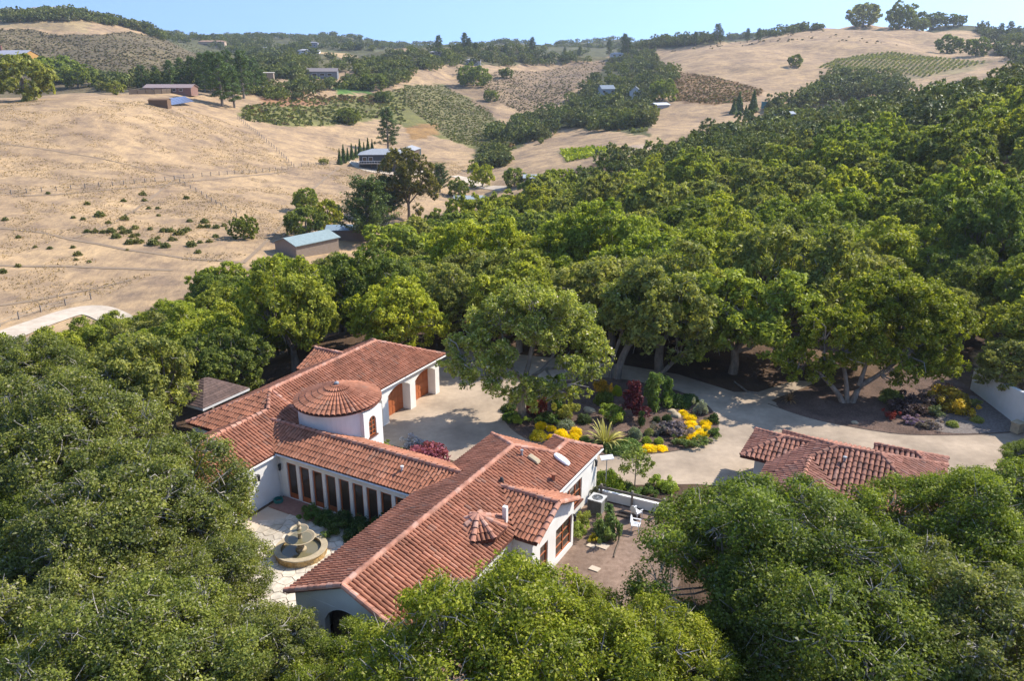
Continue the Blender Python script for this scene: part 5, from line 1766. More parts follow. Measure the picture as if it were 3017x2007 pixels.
plant("red_bush", SHR['mound'][0], W(8.3, 4.7), 1.75, 1.75, (.34, .10, .14), "rounded crimson-leaved bush between the gallery roof and the drive", "bush", None, .0)
plant("grass_clump", SHR['loose'][1], W(8.6, .9), .5, .35, LIM, "bright green clump at the foot of the round tower", "plant", None, 0)
plant("grass_clump", SHR['loose'][2], W(8.0, 2.2), .55, .35, LIM, "bright green clump between the round tower and the crimson bush", "plant", None, 0)
plant("flower_clump", SHR['loose'][0], W(9.9, 2.6), .8, .5, (.42, .42, .52), "pale lavender flowers on the drive side of the crimson bush", "flowers", None, 0)
for (x, y, r, h, c, sh, lb) in [
    (1660, 850, 1.15, 1.0, (.50, .36, .05), 'loose', "large yellow flowering bush in the mulch bed"), (1765, 885, .7, .6, (.62, .42, .04), 'loose', "golden bush right of the large yellow one"), (1275, 800, 1.0, .95, (.26, .29, .07), 'mound', "yellow-green bush under the wide oak's right limbs"),
    (1880, 950, .45, .38, (.44, .44, .10), 'mound', "small yellow-green cushion on the gravel strip nearest the wall"), (1700, 980, .45, .38, (.36, .40, .10), 'mound', "small yellow-green cushion left on the gravel strip"), (1850, 840, .4, .4, (.36, .36, .12), 'loose', "small yellowish tuft by the top of the boundary wall"),
    (1470, 850, .95, .8, (.17, .12, .12), 'loose', "dull purple shrub left of the yellow bush"), (1390, 890, .8, .6, (.15, .10, .10), 'loose', "dark purple shrub above the pink flowers"), (1270, 925, .38, .4, (.33, .06, .05), 'loose', "small red flowering plant in the mulch bed"),
    (1385, 955, .5, .4, (.40, .27, .42), 'loose', "pink-lilac flowers at the drive edge of the mulch bed"), (1540, 985, .5, .38, (.32, .25, .25), 'loose', "greyish pink clump right of the lilac flowers"), (1560, 900, .5, .5, (.22, .26, .14), 'loose', "grey-green clump below the yellow bush"), (1490, 985, .4, .3, (.24, .20, .18), 'loose', "low dull clump between lilac and pink ones"), (1320, 850, .6, .5, (.13, .08, .07), 'loose', "low dark red shrub under the wide oak"),
]:
    plant("shrub", SHR[sh][prng.randrange(3)], C1(x, y), r, h, c, lb, "shrub", "plants of the mulch bed", .05)
for (x, y, r, h, c, sh, lb) in [
    (735, 500, .75, 1.0, (.20, .27, .05), 'mound', "green ball shrub at the villa corner behind the post light"), (800, 575, .8, 1.0, (.34, .42, .04), 'mound', "bright lime ball shrub at the villa corner behind the rail fence"), (950, 560, .5, .5, (.12, .17, .06), 'mound', "small dark shrub left of the sapling"),
    (1320, 540, .45, .55, LIM, 'loose', "lime spiky tuft right of the sapling"), (1440, 560, .6, .6, LIM, 'mound', "lime shrub next to the dense oak beyond the fence"), (1220, 600, .45, .35, GRN, 'loose', "low green tuft below the sapling"), (1050, 640, .5, .3, GRN, 'loose', "low green tuft just behind the fence rail"),
    (450, 985, .42, .6, (.40, .42, .10), 'loose', "yellowish plant against the gable wall of the bay"), (395, 1080, .4, .6, (.34, .40, .10), 'loose', "lower yellowish plant against the gable wall"), (640, 1030, .42, .45, (.20, .26, .09), 'loose', "green plant in the middle of the side garden"), (755, 920, .4, .75, (.20, .28, .10), 'upright', "rose-like plant in front of the air conditioner"), (770, 1110, .55, .8, (.19, .26, .09), 'loose', "leafy green plant by the curved edging"), (590, 1140, .25, .25, (.55, .46, .05), 'loose', "small yellow flower in the side garden soil"), (680, 1140, .35, .4, (.2, .28, .1), 'loose', "small green plant beside the yellow flower"),
    (600, 690, .3, .7, (.20, .20, .12), 'upright', "thin twiggy plant behind the air conditioner"), (690, 640, .3, .6, (.24, .22, .14), 'upright', "dry twiggy plant at the end of the low white wall"),
]:
    s_ = .5 if sh == 'upright' else 1
    plant("shrub", SHR[sh][prng.randrange(3)], D1_(x, y), r, h * s_, c, lb, "shrub", "plants of the side garden", .02)
for (u, v, r, h, c, sh, lb) in [(-.9, 2.6, .55, .45, (.13, .21, .05), 'loose', "low green plant at the left end of the bed under the gallery doors"), (-.8, 3.7, .6, .7, (.10, .17, .05), 'mound', "green shrub second from left under the gallery doors"), (-.6, 4.9, .6, .95, (.09, .14, .05), 'mound', "dark round shrub in the middle under the gallery doors"), (-1.3, 4.8, .6, .55, (.12, .18, .05), 'loose', "low green shrub in front of the dark round one"),
                                (-.6, 6.2, .62, .95, (.09, .14, .05), 'mound', "dark shrub right of the middle under the gallery doors"), (-1.4, 6.3, .65, .7, (.08, .13, .045), 'mound', "dark shrub nearest the patio edge"), (-.7, 7.5, .6, .9, (.09, .14, .05), 'loose', "rightmost visible shrub under the gallery doors, by the bedroom roof"), (-1.8, 7.6, .6, .8, (.08, .13, .045), 'mound', "dark shrub tucked against the bedroom roof edge")]:
    plant("shrub", SHR[sh][prng.randrange(3)], W(u, v), r, h, c, lb, "shrub", "shrubs under the gallery doors", .04)
for (x, y, s, lb) in [(470, 1215, .5, "yellow-leaved plant by the short courtyard wall"), ]:
    plant("shrub", SHR['loose'][0], fl(x - 20, y + 5), s, s, (.42, .36, .04), lb, "shrub", None, .02)


def rock(x, y, s, label, z=.05):
    rng = np.random.default_rng(int(x * 7 + y))
    d = fib(40, -.3, .05, rng)
    r = .75 + .35 * vnoise(d[:, 0] * 1.7 + x, d[:, 1] * 1.7 + y, 4)
    P = d * r[:, None] * np.array([1, .75, .5]) * s
    import bmesh
    bm = bmesh.new()
    vs = [bm.verts.new(p) for p in P]
    bmesh.ops.convex_hull(bm, input=vs)
    me = bpy.data.meshes.new("rock"); bm.to_mesh(me); bm.free()
    me.materials.append(M['stone'])
    tag(link("rock", me, None, (x, y, z), s * 9), label, "rock")


for q, s, lb in ((A1(945, 890), .55, "flat pinkish rock above the yellow cushions"), (A1(900, 840), .4, "grey rock behind the flat pinkish one"), (B1(1400, 650), .6, "pale boulder at the back of the island bed"), (C1(1010, 960), .3, "pale stone near the drive edge of the mulch bed"), (B1(690, 1060), .25, "small stone beside the largest yellow globe")):
    rock(q[0], q[1], s, lb)


def sapling():
    q = D1_(1055, 560)
    T = empty("sapling", (q[0], q[1], 0), .4, "slender young tree with light green leaves by the lower drive", "tree")
    rng = np.random.default_rng(77)
    m = MB(); m.tube([(0, 0, -.1), (.03, .02, 1.2), (0, 0, 2.5)], [.045, .035, .015], 6)
    C = []
    for i in range(13):
        a = i * 2.4; z = .95 + 1.5 * i / 13; r = 1.0 - .25 * abs(z - 1.5)
        e = np.array([math.cos(a) * r, math.sin(a) * r, z + .35]); m.tube([(0, 0, z), e * np.array([.5, .5, 1]) - np.array([0, 0, .12]), e], [.02, .014, .006], 4, cap=False); C += [e, e * np.array([.6, .6, 1])]
    m.build("trunk", [M['bark']], T)
    C = np.array(C); k = rng.integers(0, len(C), 900); qd = unit(rng.normal(size=(900, 3)))
    P = C[k] + qd * rng.uniform(.05, .36, (900, 1))
    c = link("crown", quads_mesh("crown", leaf_quads(rng, P, unit(qd + rng.normal(size=(900, 3))), .17), M['leaf_plain']), T); c.color = (.24, .28, .07, 1)


sapling()

# ------------------------------------------------------------------ the dry field and the far side of the valley
fs = [(1100, 325, 1.2), (1110, 372, .9), (950, 375, .9), (672, 398, 1.0), (1435, 355, 1.1), (768, 490, 1.5), (960, 515, 1.3), (1145, 432, .8), (1215, 432, .8), (1220, 487, .7), (640, 515, .8), (565, 503, .7), (835, 545, .9), (40, 520, .9), (935, 590, 1.0), (1040, 585, 1.1), (1155, 592, .8), (672, 612, .9), (733, 612, 1.0), (795, 617, .9), (858, 612, 1.3), (955, 622, 1.2), (990, 616, 1.1), (895, 655, 1.3),
      (1020, 650, 1.0), (1060, 640, .8), (1000, 700, 1.3), (1060, 695, 1.4), (1183, 710, 1.7), (1275, 728, 1.3), (1215, 662, .8), (1260, 608, 1.1), (1310, 608, 1.2), (1380, 630, 1.5), (1420, 612, 1.1), (1445, 600, 1.1), (1325, 675, 1.1), (1460, 532, .9), (1575, 540, 1.3), (1545, 575, 1.0), (1598, 575, 1.0), (1665, 580, 1.1), (1725, 565, .9), (1475, 718, 1.4), (1540, 695, .8), (1610, 690, .9), (1660, 650, .9), (1525, 770, .9),
      (600, 790, 1.1), (585, 828, .6), (385, 740, .7), (272, 730, .6), (562, 733, .7), (140, 655, .7), (140, 878, .8), (20, 925, 1.0), (687, 845, .6), (980, 752, .5), (370, 318, .8)]
for i, (x, y, r) in enumerate(fs):
    p = hit(x / 2.613, 450 + y / 2.613)
    if p is None: continue
    plant("field_bush", SHR['far'][i % 3], p, r * .95, r * 1.0, (.17, .18, .06) if i % 3 else (.22, .21, .07), "low olive-green bush scattered on the lower dry field", "bush", "small bushes scattered over the lower dry field", p[2] - .05)


def F7(x, y, rmin=20): return hit(700 + x / 2.851, 250 + y / 2.851, rmin)


def far_tree(lod, k, px, py, rpx, tint, label, name="oak_tree", sz=1.0, group=None, rmin=20):
    p = hit(px * K, py * K, rmin)
    r = math.dist(p, (0, 0, CAMZ))
    s = rpx * K / FPX * r / 5.0
    return place_tree(lod, k, (p[0], p[1], p[2] - .2 * s), s, tint, label, group, name=name, sz=sz, seed=int(px))


for (x, y, r, tn, sz, lb) in [
    (707, 489, 29, 'deep green', 1.05, "dark round field oak standing behind the other two above the barn"), (757, 527, 33, 'yellow-green', 1.1, "yellow-green field oak right of the dark one above the barn"), (706, 546, 43, 'dark green', .9, "dark broad field oak touching the barn's rear"), (563, 549, 27, 'deep green', 1.0, "single round oak alone on the field left of the barn"),
    (1055, 452, 22, 'deep green', 1.0, "round dark oak beside the bend of the gravel farm road"), (1184, 428, 23, 'deep green', 1.0, "round oak at the end of the gravel farm road"), (803, 285, 26, 'dark green', .7, "dark low oak above the tall single pine"), (1830, 153, 15, 'dark green', .9, "lone dark oak on the bare tan hill"),
    (60, 232, 52, 'olive', .9, "broad olive oak at the top left of the dry field"), (883, 236, 16, 'dark green', .9, "round dark oak under the green lawn"), (268, 217, 17, 'olive', .85, "rounded oak at the field's top, left of the ranch house fence"), (232, 208, 12, 'olive', .9, "small oak left of the rounded one at the field's top"),
    (860, 205, 28, 'dark green', .7, "low dark oak right of the green lawn"), (1090, 198, 30, 'deep green', .85, "clump oak on the tan spur in the middle distance"), (1165, 178, 13, 'dark green', .9, "dark round oak between spur and brown slope"), (1130, 233, 15, 'deep green', .95, "small oak below the clump on the spur"), (1640, 338, 0, '', 0, ""),
    (2180, 122, 24, 'dark green', .8, "left oak of the pair above the hillside vineyard"), (2245, 128, 22, 'dark green', .8, "right oak of the pair above the hillside vineyard"), (1245, 330, 6, 'deep green', 1.2, "tiny lone tree on the tan slope left of the bright vineyard"),
    (1985, 62, 32, 'olive', .75, "brownish oak at the left of the hilltop row"), (2070, 58, 28, 'deep green', .95, "tall oak in the middle of the hilltop row"), (2140, 52, 26, 'dark green', .7, "dark oak right of the middle in the hilltop row"), (2195, 52, 18, 'dark green', .7, "last oak at the right end of the hilltop row"), (2110, 55, 20, 'dark green', .7, "oak between the tall one and the right end of the hilltop row"),
    (1525, 232, 28, 'deep green', .9, "oak mass at the left edge of the brown hillside patch"), (1500, 268, 14, 'olive', .9, "small oak left of the metal roofed building"), (125, 190, 34, 'deep green', .8, "dark oak below the house with orange walls"), (180, 200, 30, 'deep green', .8, "dark oak right of the house with orange walls"), (1110, 430, 24, 'yellow-green', 1.2, "tall willow-like tree beside the gravel farm road"),
    (745, 378, 9, 'olive', .8, "small round bush tree at the fence corner in the field"),
]:
    if r: far_tree('field', prng.randrange(4), x, y, r * 1.08, tn, lb, sz=sz * 1.22, group="trees of the fields and far hills")


def conifer_mesh(seed, kind):
    rng = np.random.default_rng(seed)
    mb = MB()
    if kind == 'cone':
        n = 1500; t = rng.random(n) ** .7; z = .3 + 9.5 * (1 - t); R = 2.3 * t * rng.uniform(.6, 1.05, n); a = rng.uniform(0, 6.28, n)
        P = np.stack([R * np.cos(a), R * np.sin(a), z], 1); Nn = unit(np.stack([np.cos(a), np.sin(a), np.full(n, .5)], 1) + .5 * rng.normal(size=(n, 3))); Q = leaf_quads(rng, P, Nn, .8)
        mb.tube([(0, 0, -.3), (0, 0, 9)], [.22, .05], 5)
    elif kind == 'pine':
        C = []; 
        mb.tube([(0, 0, -.5), (.1, .05, 6), (0, .1, 16)], [.45, .34, .08], 6)
        for i in range(46):
            z = 2.6 + 14.2 * (i / 46) ** .9; a = i * 2.4 + rng.normal(0, .4); rr = (4.6 * (1 - (z / 18.5) ** 1.7) + .6) * rng.uniform(.5, 1.1)
            e = np.array([rr * math.cos(a), rr * math.sin(a), z + .35 * rr * .4]); C.append(e)
            if rr > 1.5: C.append(e * np.array([.6, .6, 1])); 
            mb.tube([(0, 0, z - .3), e], [.12, .03], 4, cap=False)
        C = np.array(C); n = 6500; k = rng.integers(0, len(C), n); q = unit(rng.normal(size=(n, 3)))
        P = C[k] + q * rng.uniform(.3, 1.25, (n, 1)) * np.array([1, 1, .62]); Nn = unit(q + .5 * rng.normal(size=(n, 3)) + np.array([0, 0, .4])); Q = leaf_quads(rng, P, Nn, .55, .35)
    else:   # feathery cypress with long up-swept boughs
        V, Nn = [], []
        mb.tube([(0, 0, -.5), (0, 0, 5), (.2, 0, 14)], [.5, .4, .1], 6)
        for i in range(54):
            z = 1.6 + 12.4 * i / 54; a = i * 2.4 + rng.normal(0, .3); ln = (5.2 * (1 - z / 16.5) + 1.4) * rng.uniform(.65, 1.1)
            d = np.array([math.cos(a), math.sin(a), .55 + .4 * z / 14])
            e = np.array([0, 0, z]) + d * ln
            mb.tube([(0, 0, z), e], [.11, .02], 4, cap=False)
            n = int(150 * ln / 3); s = rng.uniform(.25, 1.05, n)
            P = np.array([0, 0, z]) + d * (ln * s)[:, None] + rng.normal(size=(n, 3)) * np.array([.38, .38, .24])
            V.append(P); Nn.append(unit(rng.normal(size=(n, 3)) + np.array([0, 0, .8])))
        P = np.concatenate(V); Q = leaf_quads(rng, P, np.concatenate(Nn), .6, .32)
    return quads_mesh("crown", Q, M['needle']), mb.mesh("trunk", [M['bark']])


CON = {k: [conifer_mesh(700 + 10 * i + j, k) for j in range(2)] for i, k in enumerate(('cone', 'pine', 'feather'))}


def conifer(kind, p, h, label, name, col=(1, 1, 1), group=None, wide=1.0):
    base = {'cone': 9.8, 'pine': 17.5, 'feather': 16}[kind]
    s = h / base
    T = empty(name, (p[0], p[1], p[2] - .1), prng.uniform(0, 6.28), label, "tree", group)
    T.scale = (s * wide, s * wide, s)
    cr, wd = CON[kind][prng.randrange(2)]
    c = link("crown", cr, T); c.color = (*col, 1)
    link("trunk", wd, T)
    return T


conifer('pine', F7(1265, 560), 20, "tall dark pine standing alone behind the dark house", "pine_tree", (.9, 1.0, .8), wide=1.05)
for i in range(9):
    conifer('cone', F7(860 + 34 * i, 668 - 14 * i), prng.uniform(5, 7.5), "small slim conifer in the row left of the dark house", "conifer_tree", (1.1, 1.2, 1.0), "row of small conifers by the dark house", .8)
conifer('feather', F7(1100, 1330), 15.5, "feathery cypress rising right of the barn", "cypress_tree", (1.15, 1.2, .95), None, 1.15)
conifer('feather', F7(1260, 1120), 12, "darker cypress between the feathery one and the brown eucalyptus", "cypress_tree", (.8, .95, .8), None, 1.1)
conifer('feather', F7(1700, 900), 10, "cypress at the right of the brown eucalyptus", "cypress_tree", (1.0, 1.1, .9), None, 1.1)
for i, (x, y, h) in enumerate([(330, 205, 12), (362, 202, 11), (395, 204, 14), (420, 202, 15), (446, 203, 16), (472, 210, 19), (492, 222, 21), (512, 245, 24), (540, 248, 19), (562, 226, 24), (586, 214, 18), (604, 210, 12), (530, 215, 22), (455, 200, 14)]):
    conifer('pine', hd(x, y), h, ["bushy dark pine in the grove behind the ranch house", "tall shaggy pine in the grove right of the ranch house"][x > 460], "pine_tree", (.95, 1.1, .85), ["pines behind the ranch house", "tall pines right of the ranch house"][x > 460], 1.1)
for i, (x, y, h, lb) in enumerate([(1688, 262, 8, "left small conifer on the tan clearing"), (1700, 256, 10, "tallest small conifer on the tan clearing"), (1733, 256, 11, "conifer left of the teal fence on the tan clearing"), (1716, 263, 5, "tiny conifer between the others on the tan clearing")]):
    conifer('cone', hd(x, y), h, lb, "conifer_tree", (1.2, 1.35, 1.1), None, 1.2)
for i, (x, y, h) in enumerate([(1010, 108, 17), (1070, 104, 19), (1080, 106, 15), (1095, 108, 12), (1165, 112, 13), (1225, 108, 18), (1300, 112, 12), (1335, 115, 12), (1402, 112, 18), (1437, 110, 22), (1445, 110, 18), (1575, 90, 12), (1600, 88, 14), (1650, 84, 20), (1658, 84, 15), (1720, 80, 15), (1745, 80, 13), (2300, 78, 16), (2320, 78, 18), (2340, 80, 16), (830, 88, 14), (870, 92, 12)]):
    p = hit(x * K, y * K + 22, 640)
    if p is not None: conifer('pine', p, h, "tall pine breaking the far skyline above the woods", "pine_tree", (.9, 1.0, .9), "pines on the skyline", 1.0)


def eucalyptus():
    p = F7(1440, 1130)
    Q, C, lr, dd = oak_crown(811, 70, 26000, .45, R=7.6, Hh=7.8, zc=10.5, lobe_r=(.9, 1.5), zmin=-.75, sub=10, gap=.1)
    T = empty("eucalyptus_tree", (p[0], p[1], p[2] - .3), .3, "tall brownish eucalyptus in front of the dark house", "tree")
    c = link("crown", quads_mesh("crown", Q, M['leaf']), T); c.color = (.92, .74, .95, 1)
    mb = MB(); oak_wood(mb, np.random.default_rng(3), C, lr, trunk_h=4.5, r0=.4, forks=6, twigs=60); mb.build("trunk", [M['bark'], M['twig']], T)


eucalyptus()


# ---- far buildings
def house(name, label, p, Lx, Wy, h, rz, wall_c, roof_c, roof='gable', pitch=.35, wins=(), chimney=None, cat="house", overhang=.5, deck=None, door=None, z=0):
    H = empty(name, (p[0], p[1], p[2] + z), rz, label, cat)
    wm = simple(name + '_wall', wall_c, tuple(c * .85 for c in wall_c), scale=2)
    rm = simple(name + '_roof', roof_c, tuple(c * .85 for c in roof_c), scale=1.5, rough=.95, spec=.1)
    w = MB(); a, b = Lx / 2, Wy / 2
    w.box(-a, a, -b, b, -1.5, h)
    top = h + pitch * b
    if roof == 'gable':
        for sx in (-1, 1): w.add([(sx * (a - .02), -b, h), (sx * (a - .02), b, h), (sx * (a - .02), 0, top), (sx * (a - .2), -b, h), (sx * (a - .2), b, h), (sx * (a - .2), 0, top)], [(0, 1, 2), (5, 4, 3), (0, 2, 5, 3), (1, 4, 5, 2)])
    w.build("wall", wm, H)
    r = MB(); A, B = a + overhang, b + overhang; ze = h - pitch * overhang + .03; zt = top + .03
    if roof == 'gable':
        for s in (-1, 1): r.prism([(-A, s * B, ze), (A, s * B, ze), (A, 0, zt), (-A, 0, zt)], .14)
    elif roof == 'hip':
        q = max(A - B, .1)
        for f in ([(-A, -B, ze), (A, -B, ze), (q, 0, zt), (-q, 0, zt)], [(A, B, ze), (-A, B, ze), (-q, 0, zt), (q, 0, zt)], [(A, -B, ze), (A, B, ze), (q, 0, zt)], [(-A, B, ze), (-A, -B, ze), (-q, 0, zt)]): r.prism(f, .12)
    else: r.prism([(-A, -B, h + .03), (A, -B, h + .03), (A, B, h + pitch), (-A, B, h + pitch)], .15)
    ro = r.build("roof", rm, H)
    if chimney: x, y, ch = chimney; c = MB(); c.box(x - .5, x + .5, y - .4, y + .4, h, ch); c.build("chimney", simple(name + '_brick', (.30, .13, .09), (.22, .10, .07), scale=6), ro)
    for (x, z0, wd, hh) in wins:
        f = MB(); f.box(x - wd / 2, x + wd / 2, -b - .06, -b + .02, z0, z0 + hh)
        fo = f.build("window", M['white_paint'], H)
        g = MB(); g.box(x - wd / 2 + .1, x + wd / 2 - .1, -b - .075, -b - .055, z0 + .1, z0 + hh - .1); g.build("pane", M['glass'], fo)
    if door: x, wd, hh = door; d = MB(); d.box(x - wd / 2, x + wd / 2, -b - .05, -b + .02, 0, hh); d.build("door", M['metal_dark'], H)
    if deck:
        x0, x1, dz, dp = deck
        d = MB(); d.box(x0, x1, -b - dp, -b - .01, dz - .2, dz); dk = d.build("deck", M['wood_grey'], H)
        e = MB(); e.box(x0, x1, -b - dp, -b - dp + .08, dz + .85, dz + .95)
        for i in range(15): x = x0 + (x1 - x0) * i / 14; e.box(x - .03, x + .03, -b - dp + .01, -b - dp + .07, dz, dz + .86)
        e.build("railing", M['white_paint'], dk)
        for i in range(4): x = x0 + .3 + (x1 - x0 - .6) * i / 3; f = MB(); f.box(x - .1, x + .1, -b - dp + .1, -b - dp + .3, -2.5, dz - .2); f.build("post", M['wood_dark'], dk)
    return H


house("barn", "tan barn with pale green metal roof at the woodland's edge", F7(590, 1400), 11, 7, 3.2, math.radians(52), (.30, .235, .18), (.27, .34, .34), pitch=.32, overhang=.35, z=-.6)
house("lean_to", "low blue-grey flat roofed shed right of the barn", F7(930, 1290), 9, 4.5, 2.3, math.radians(8), (.20, .16, .13), (.22, .29, .36), roof='flat', pitch=.3, cat="shed")
house("dark_house", "dark grey hillside house with a white railed deck and grey roof", F7(1230, 700), 17, 9, 5.6, math.radians(4), (.075, .08, .085), (.34, .355, .37), roof='hip', pitch=.34, wins=[(-6.5, 3.2, 1.6, 1.5), (-4.3, 3.2, 1.6, 1.5), (2.5, 3.2, 2.2, 1.5), (-1, .2, 2.2, 1.9)], deck=(-8.5, 5, 2.6, 2.6))
house("dark_house_wing", "brown gabled wing behind the dark hillside house", F7(1440, 640), 9, 7, 5, math.radians(80), (.14, .10, .08), (.36, .37, .385), pitch=.3)
for i, (x, lb) in enumerate(((1455, "left round water tank behind the dark house"), (1505, "right round water tank behind the dark house"))):
    p = F7(x, 590); t = MB(); t.lathe([(2, -1), (2, 2.6), (1.9, 2.8), (.1, 3.2), (0, 3.2)], seg=20); tag(t.build("water_tank", simple('tank_green_%d' % i, (.05, .075, .085), (.04, .06, .07), scale=3, rough=.5), None, tuple(p)), lb, "water tank")
house("ranch_house", "long low ranch house with brownish roof behind a dark fence", hd(395, 212), 21, 8.5, 2.0, .0, (.26, .15, .12), (.32, .25, .24), pitch=.3, wins=[(3, .5, 1.6, 1.2), (6, .5, 1.6, 1.2), (-7, .5, 1.6, 1.2)], z=.1)
house("hill_house", "house with orange timber walls, grey roof and brick chimney at the left edge", hd(42, 152, 330), 24, 13, 4.6, math.radians(-12), (.50, .27, .075), (.40, .40, .44), pitch=.42, wins=[(-5, 1.6, 3, 2), (2, 1.6, 3, 2)], chimney=(-11, 0, 10.5), z=3)
house("grey_cottage", "grey house with wide windows beside the green lawn", hd(744, 178, 430), 20, 10, 4, .1, (.20, .215, .22), (.24, .21, .20), pitch=.4, wins=[(-5, 1.2, 3, 1.6), (0, 1.2, 3, 1.6), (5, 1.2, 3, 1.6)])
house("metal_roof_house", "long building with pale metal roof at the end of the gravel road", hd(1236, 420), 8.5, 5.5, 1.9, math.radians(-3), (.20, .19, .17), (.36, .40, .41), pitch=.25, door=(-2, 1.8, 1.7))
house("metal_shed", "pale metal roofed shed above the woodland's upper edge", hd(1080, 468), 9, 5, 1.8, .05, (.22, .21, .19), (.33, .37, .385), pitch=.25, cat="shed")
house("metal_barn", "small building with white metal roof below the brown hillside patch", hd(1518, 248), 9, 6, 1.8, .5, (.3, .3, .3), (.62, .66, .72), pitch=.3)
house("blue_house", "pale blue house half buried in the ravine trees", hd(1395, 222, 420), 9, 7, 4.5, .3, (.34, .40, .46), (.26, .30, .34), pitch=.6, wins=[(-3, 2, 2, 1.6), (3, 2, 2, 1.6)], z=.6)
house("white_gable_house", "white gabled house in the ravine trees", hd(1462, 228, 420), 7, 7, 4.2, 1.4, (.62, .63, .66), (.28, .30, .34), pitch=.8, wins=[(0, 2, 3, 2)], z=.4)
house("roof_in_woods", "grey roof end showing in the upper woodland", hd(1800, 302), 7, 5, 7.2, .1, (.3, .3, .3), (.42, .45, .48), pitch=.3)
house("woods_house", "tan flat roofed house among trees right of the tall pines", hd(612, 192, 400), 10, 7, 4, .2, (.36, .28, .20), (.52, .46, .38), roof='flat', pitch=.3, z=2)
house("orange_shed", "orange timber shed below the trees right of the tall pines", hd(598, 213, 380), 6, 4.5, 3, .2, (.42, .22, .08), (.46, .42, .37), roof='flat', pitch=.3, cat="shed")
for (x, y, Lx, hh, wc, rc, lb) in [(712, 112, 34, 4, (.66, .66, .65), (.42, .42, .43), "long white house on the crest above the golden patch"), (86, 24, 16, 8, (.62, .60, .58), (.3, .3, .32), "left pale house on the top left skyline"), (140, 24, 22, 9, (.60, .60, .62), (.32, .33, .36), "right pale house on the top left skyline"), (150, 34, 14, 4, (.44, .44, .30), (.3, .3, .26), "low olive house under the top left skyline"), (300, 42, 26, 5, (.36, .28, .24), (.30, .22, .20), "brown roofed house on the slope of the left crest"),
                                   (490, 96, 46, 8, (.50, .37, .26), (.42, .27, .19), "wide tan house on the second ridge"), (722, 98, 16, 7, (.34, .33, .36), (.25, .25, .28), "grey house on the ridge above the white one"), (1090, 138, 18, 5, (.52, .52, .52), (.30, .30, .30), "pale house at the top of the tan spur track"), (610, 108, 12, 6, (.60, .58, .56), (.3, .3, .3), "small white house left of the long white one"), (648, 118, 14, 5, (.55, .55, .55), (.32, .32, .33), "small pale house just below the long white one"),
                                   (1420, 122, 20, 5, (.52, .54, .56), (.36, .38, .40), "pale roofed house in the trees by the tan hill"), (1005, 118, 18, 4, (.3, .26, .22), (.34, .32, .30), "brown roof among the central hilltop trees")]:
    p = hit(x * K, y * K + 14, 600)
    if p is not None: house("distant_house", lb, p, Lx * .7, 8, hh * .62, .0, wc, rc, 'hip', .3, wins=[(-Lx * .16, .9, Lx * .12, 1.4), (Lx * .13, .9, Lx * .12, 1.4)], z=1.0)
# solar array, wood stack, dark fence, teal court fence
p0, p1 = hd(385, 246), hd(447, 244)
m = MB(); Ln = math.dist(p0[:2], p1[:2])
S = empty("solar_array", tuple(p0), math.atan2(p1[1] - p0[1], p1[0] - p0[0]), "long ground mounted row of blue solar panels on the upper field", "solar panels")
for i in range(7):
    m = MB(); x0 = i * Ln / 7; m.prism([(x0 + .1, -.2, .5), (x0 + Ln / 7 - .1, -.2, .5), (x0 + Ln / 7 - .1, 3.4, 2.6), (x0 + .1, 3.4, 2.6)], .1); m.build("panel", simple('solar_blue', (.12, .14, .22), (.10, .12, .19), scale=2, rough=.25), S)
    m = MB(); m.box(x0 + .5, x0 + .65, 2.6, 2.8, -.5, 2.1); m.build("post", M['metal_grey'], S)
house("field_shed", "small brown shed at the left end of the solar panels", hd(369, 245), 7, 4, 2.4, .05, (.17, .105, .06), (.20, .13, .08), pitch=.25, cat="shed", overhang=.2)
def field_fence(name, pts, h, step, label, mat, rails=(.35, .75), post_r=.08, board=False):
    P = [hd(*q) for q in pts]
    F = empty(name, tuple(P[0]), 0, label, "fence")
    o = P[0]
    dist = np.concatenate([[0], np.cumsum([math.dist(a[:2], b[:2]) for a, b in zip(P, P[1:])])])
    n = min(90, max(2, int(dist[-1] / step)))
    t = np.linspace(0, dist[-1], n)
    X = np.interp(t, dist, [p[0] for p in P]); Y = np.interp(t, dist, [p[1] for p in P]); Z = ground(X, Y)
    pm = MB(); pm.box(-post_r, post_r, -post_r, post_r, -.4, h); me = pm.mesh("post", [mat])
    for x, y, z in zip(X, Y, Z):
        link("post", me, F, (x - o[0], y - o[1], z - o[2]))
    for rr in rails:
        m = MB()
        pts3 = [(x - o[0], y - o[1], z - o[2] + h * rr) for x, y, z in zip(X, Y, Z)]
        if board:
            for a, b in zip(pts3, pts3[1:]): m.add([(a[0], a[1], a[2] - h * .48), (b[0], b[1], b[2] - h * .48), (b[0], b[1], b[2] + h * .42), (a[0], a[1], a[2] + h * .42), (a[0], a[1] + .06, a[2] - h * .48), (b[0], b[1] + .06, b[2] - h * .48), (b[0], b[1] + .06, b[2] + h * .42), (a[0], a[1] + .06, a[2] + h * .42)], [(0, 1, 2, 3), (7, 6, 5, 4), (3, 2, 6, 7)])
        else: m.tube(pts3, [.035] * len(pts3), 3)
        m.build("rail", mat, F)
field_fence("board_fence", [(298, 217), (370, 216), (440, 216)], 2.2, 3.0, "dark board fence in front of the ranch house", M['wood_dark'], rails=(.5,), board=True)
field_fence("wire_fence", [(548, 272), (600, 315), (640, 350), (677, 386)], 1.4, 3.4, "post fence running down the field's right edge", M['wood_grey'])
field_fence("wire_fence", [(677, 386), (740, 381), (790, 377)], 1.3, 3.0, "short post fence from the fence corner towards the dark house", M['wood_grey'])
field_fence("wire_fence", [(-10, 452), (120, 440), (260, 428), (400, 414), (520, 402), (677, 386)], 1.2, 3.2, "long post fence crossing the whole dry field", M['wood_grey'])
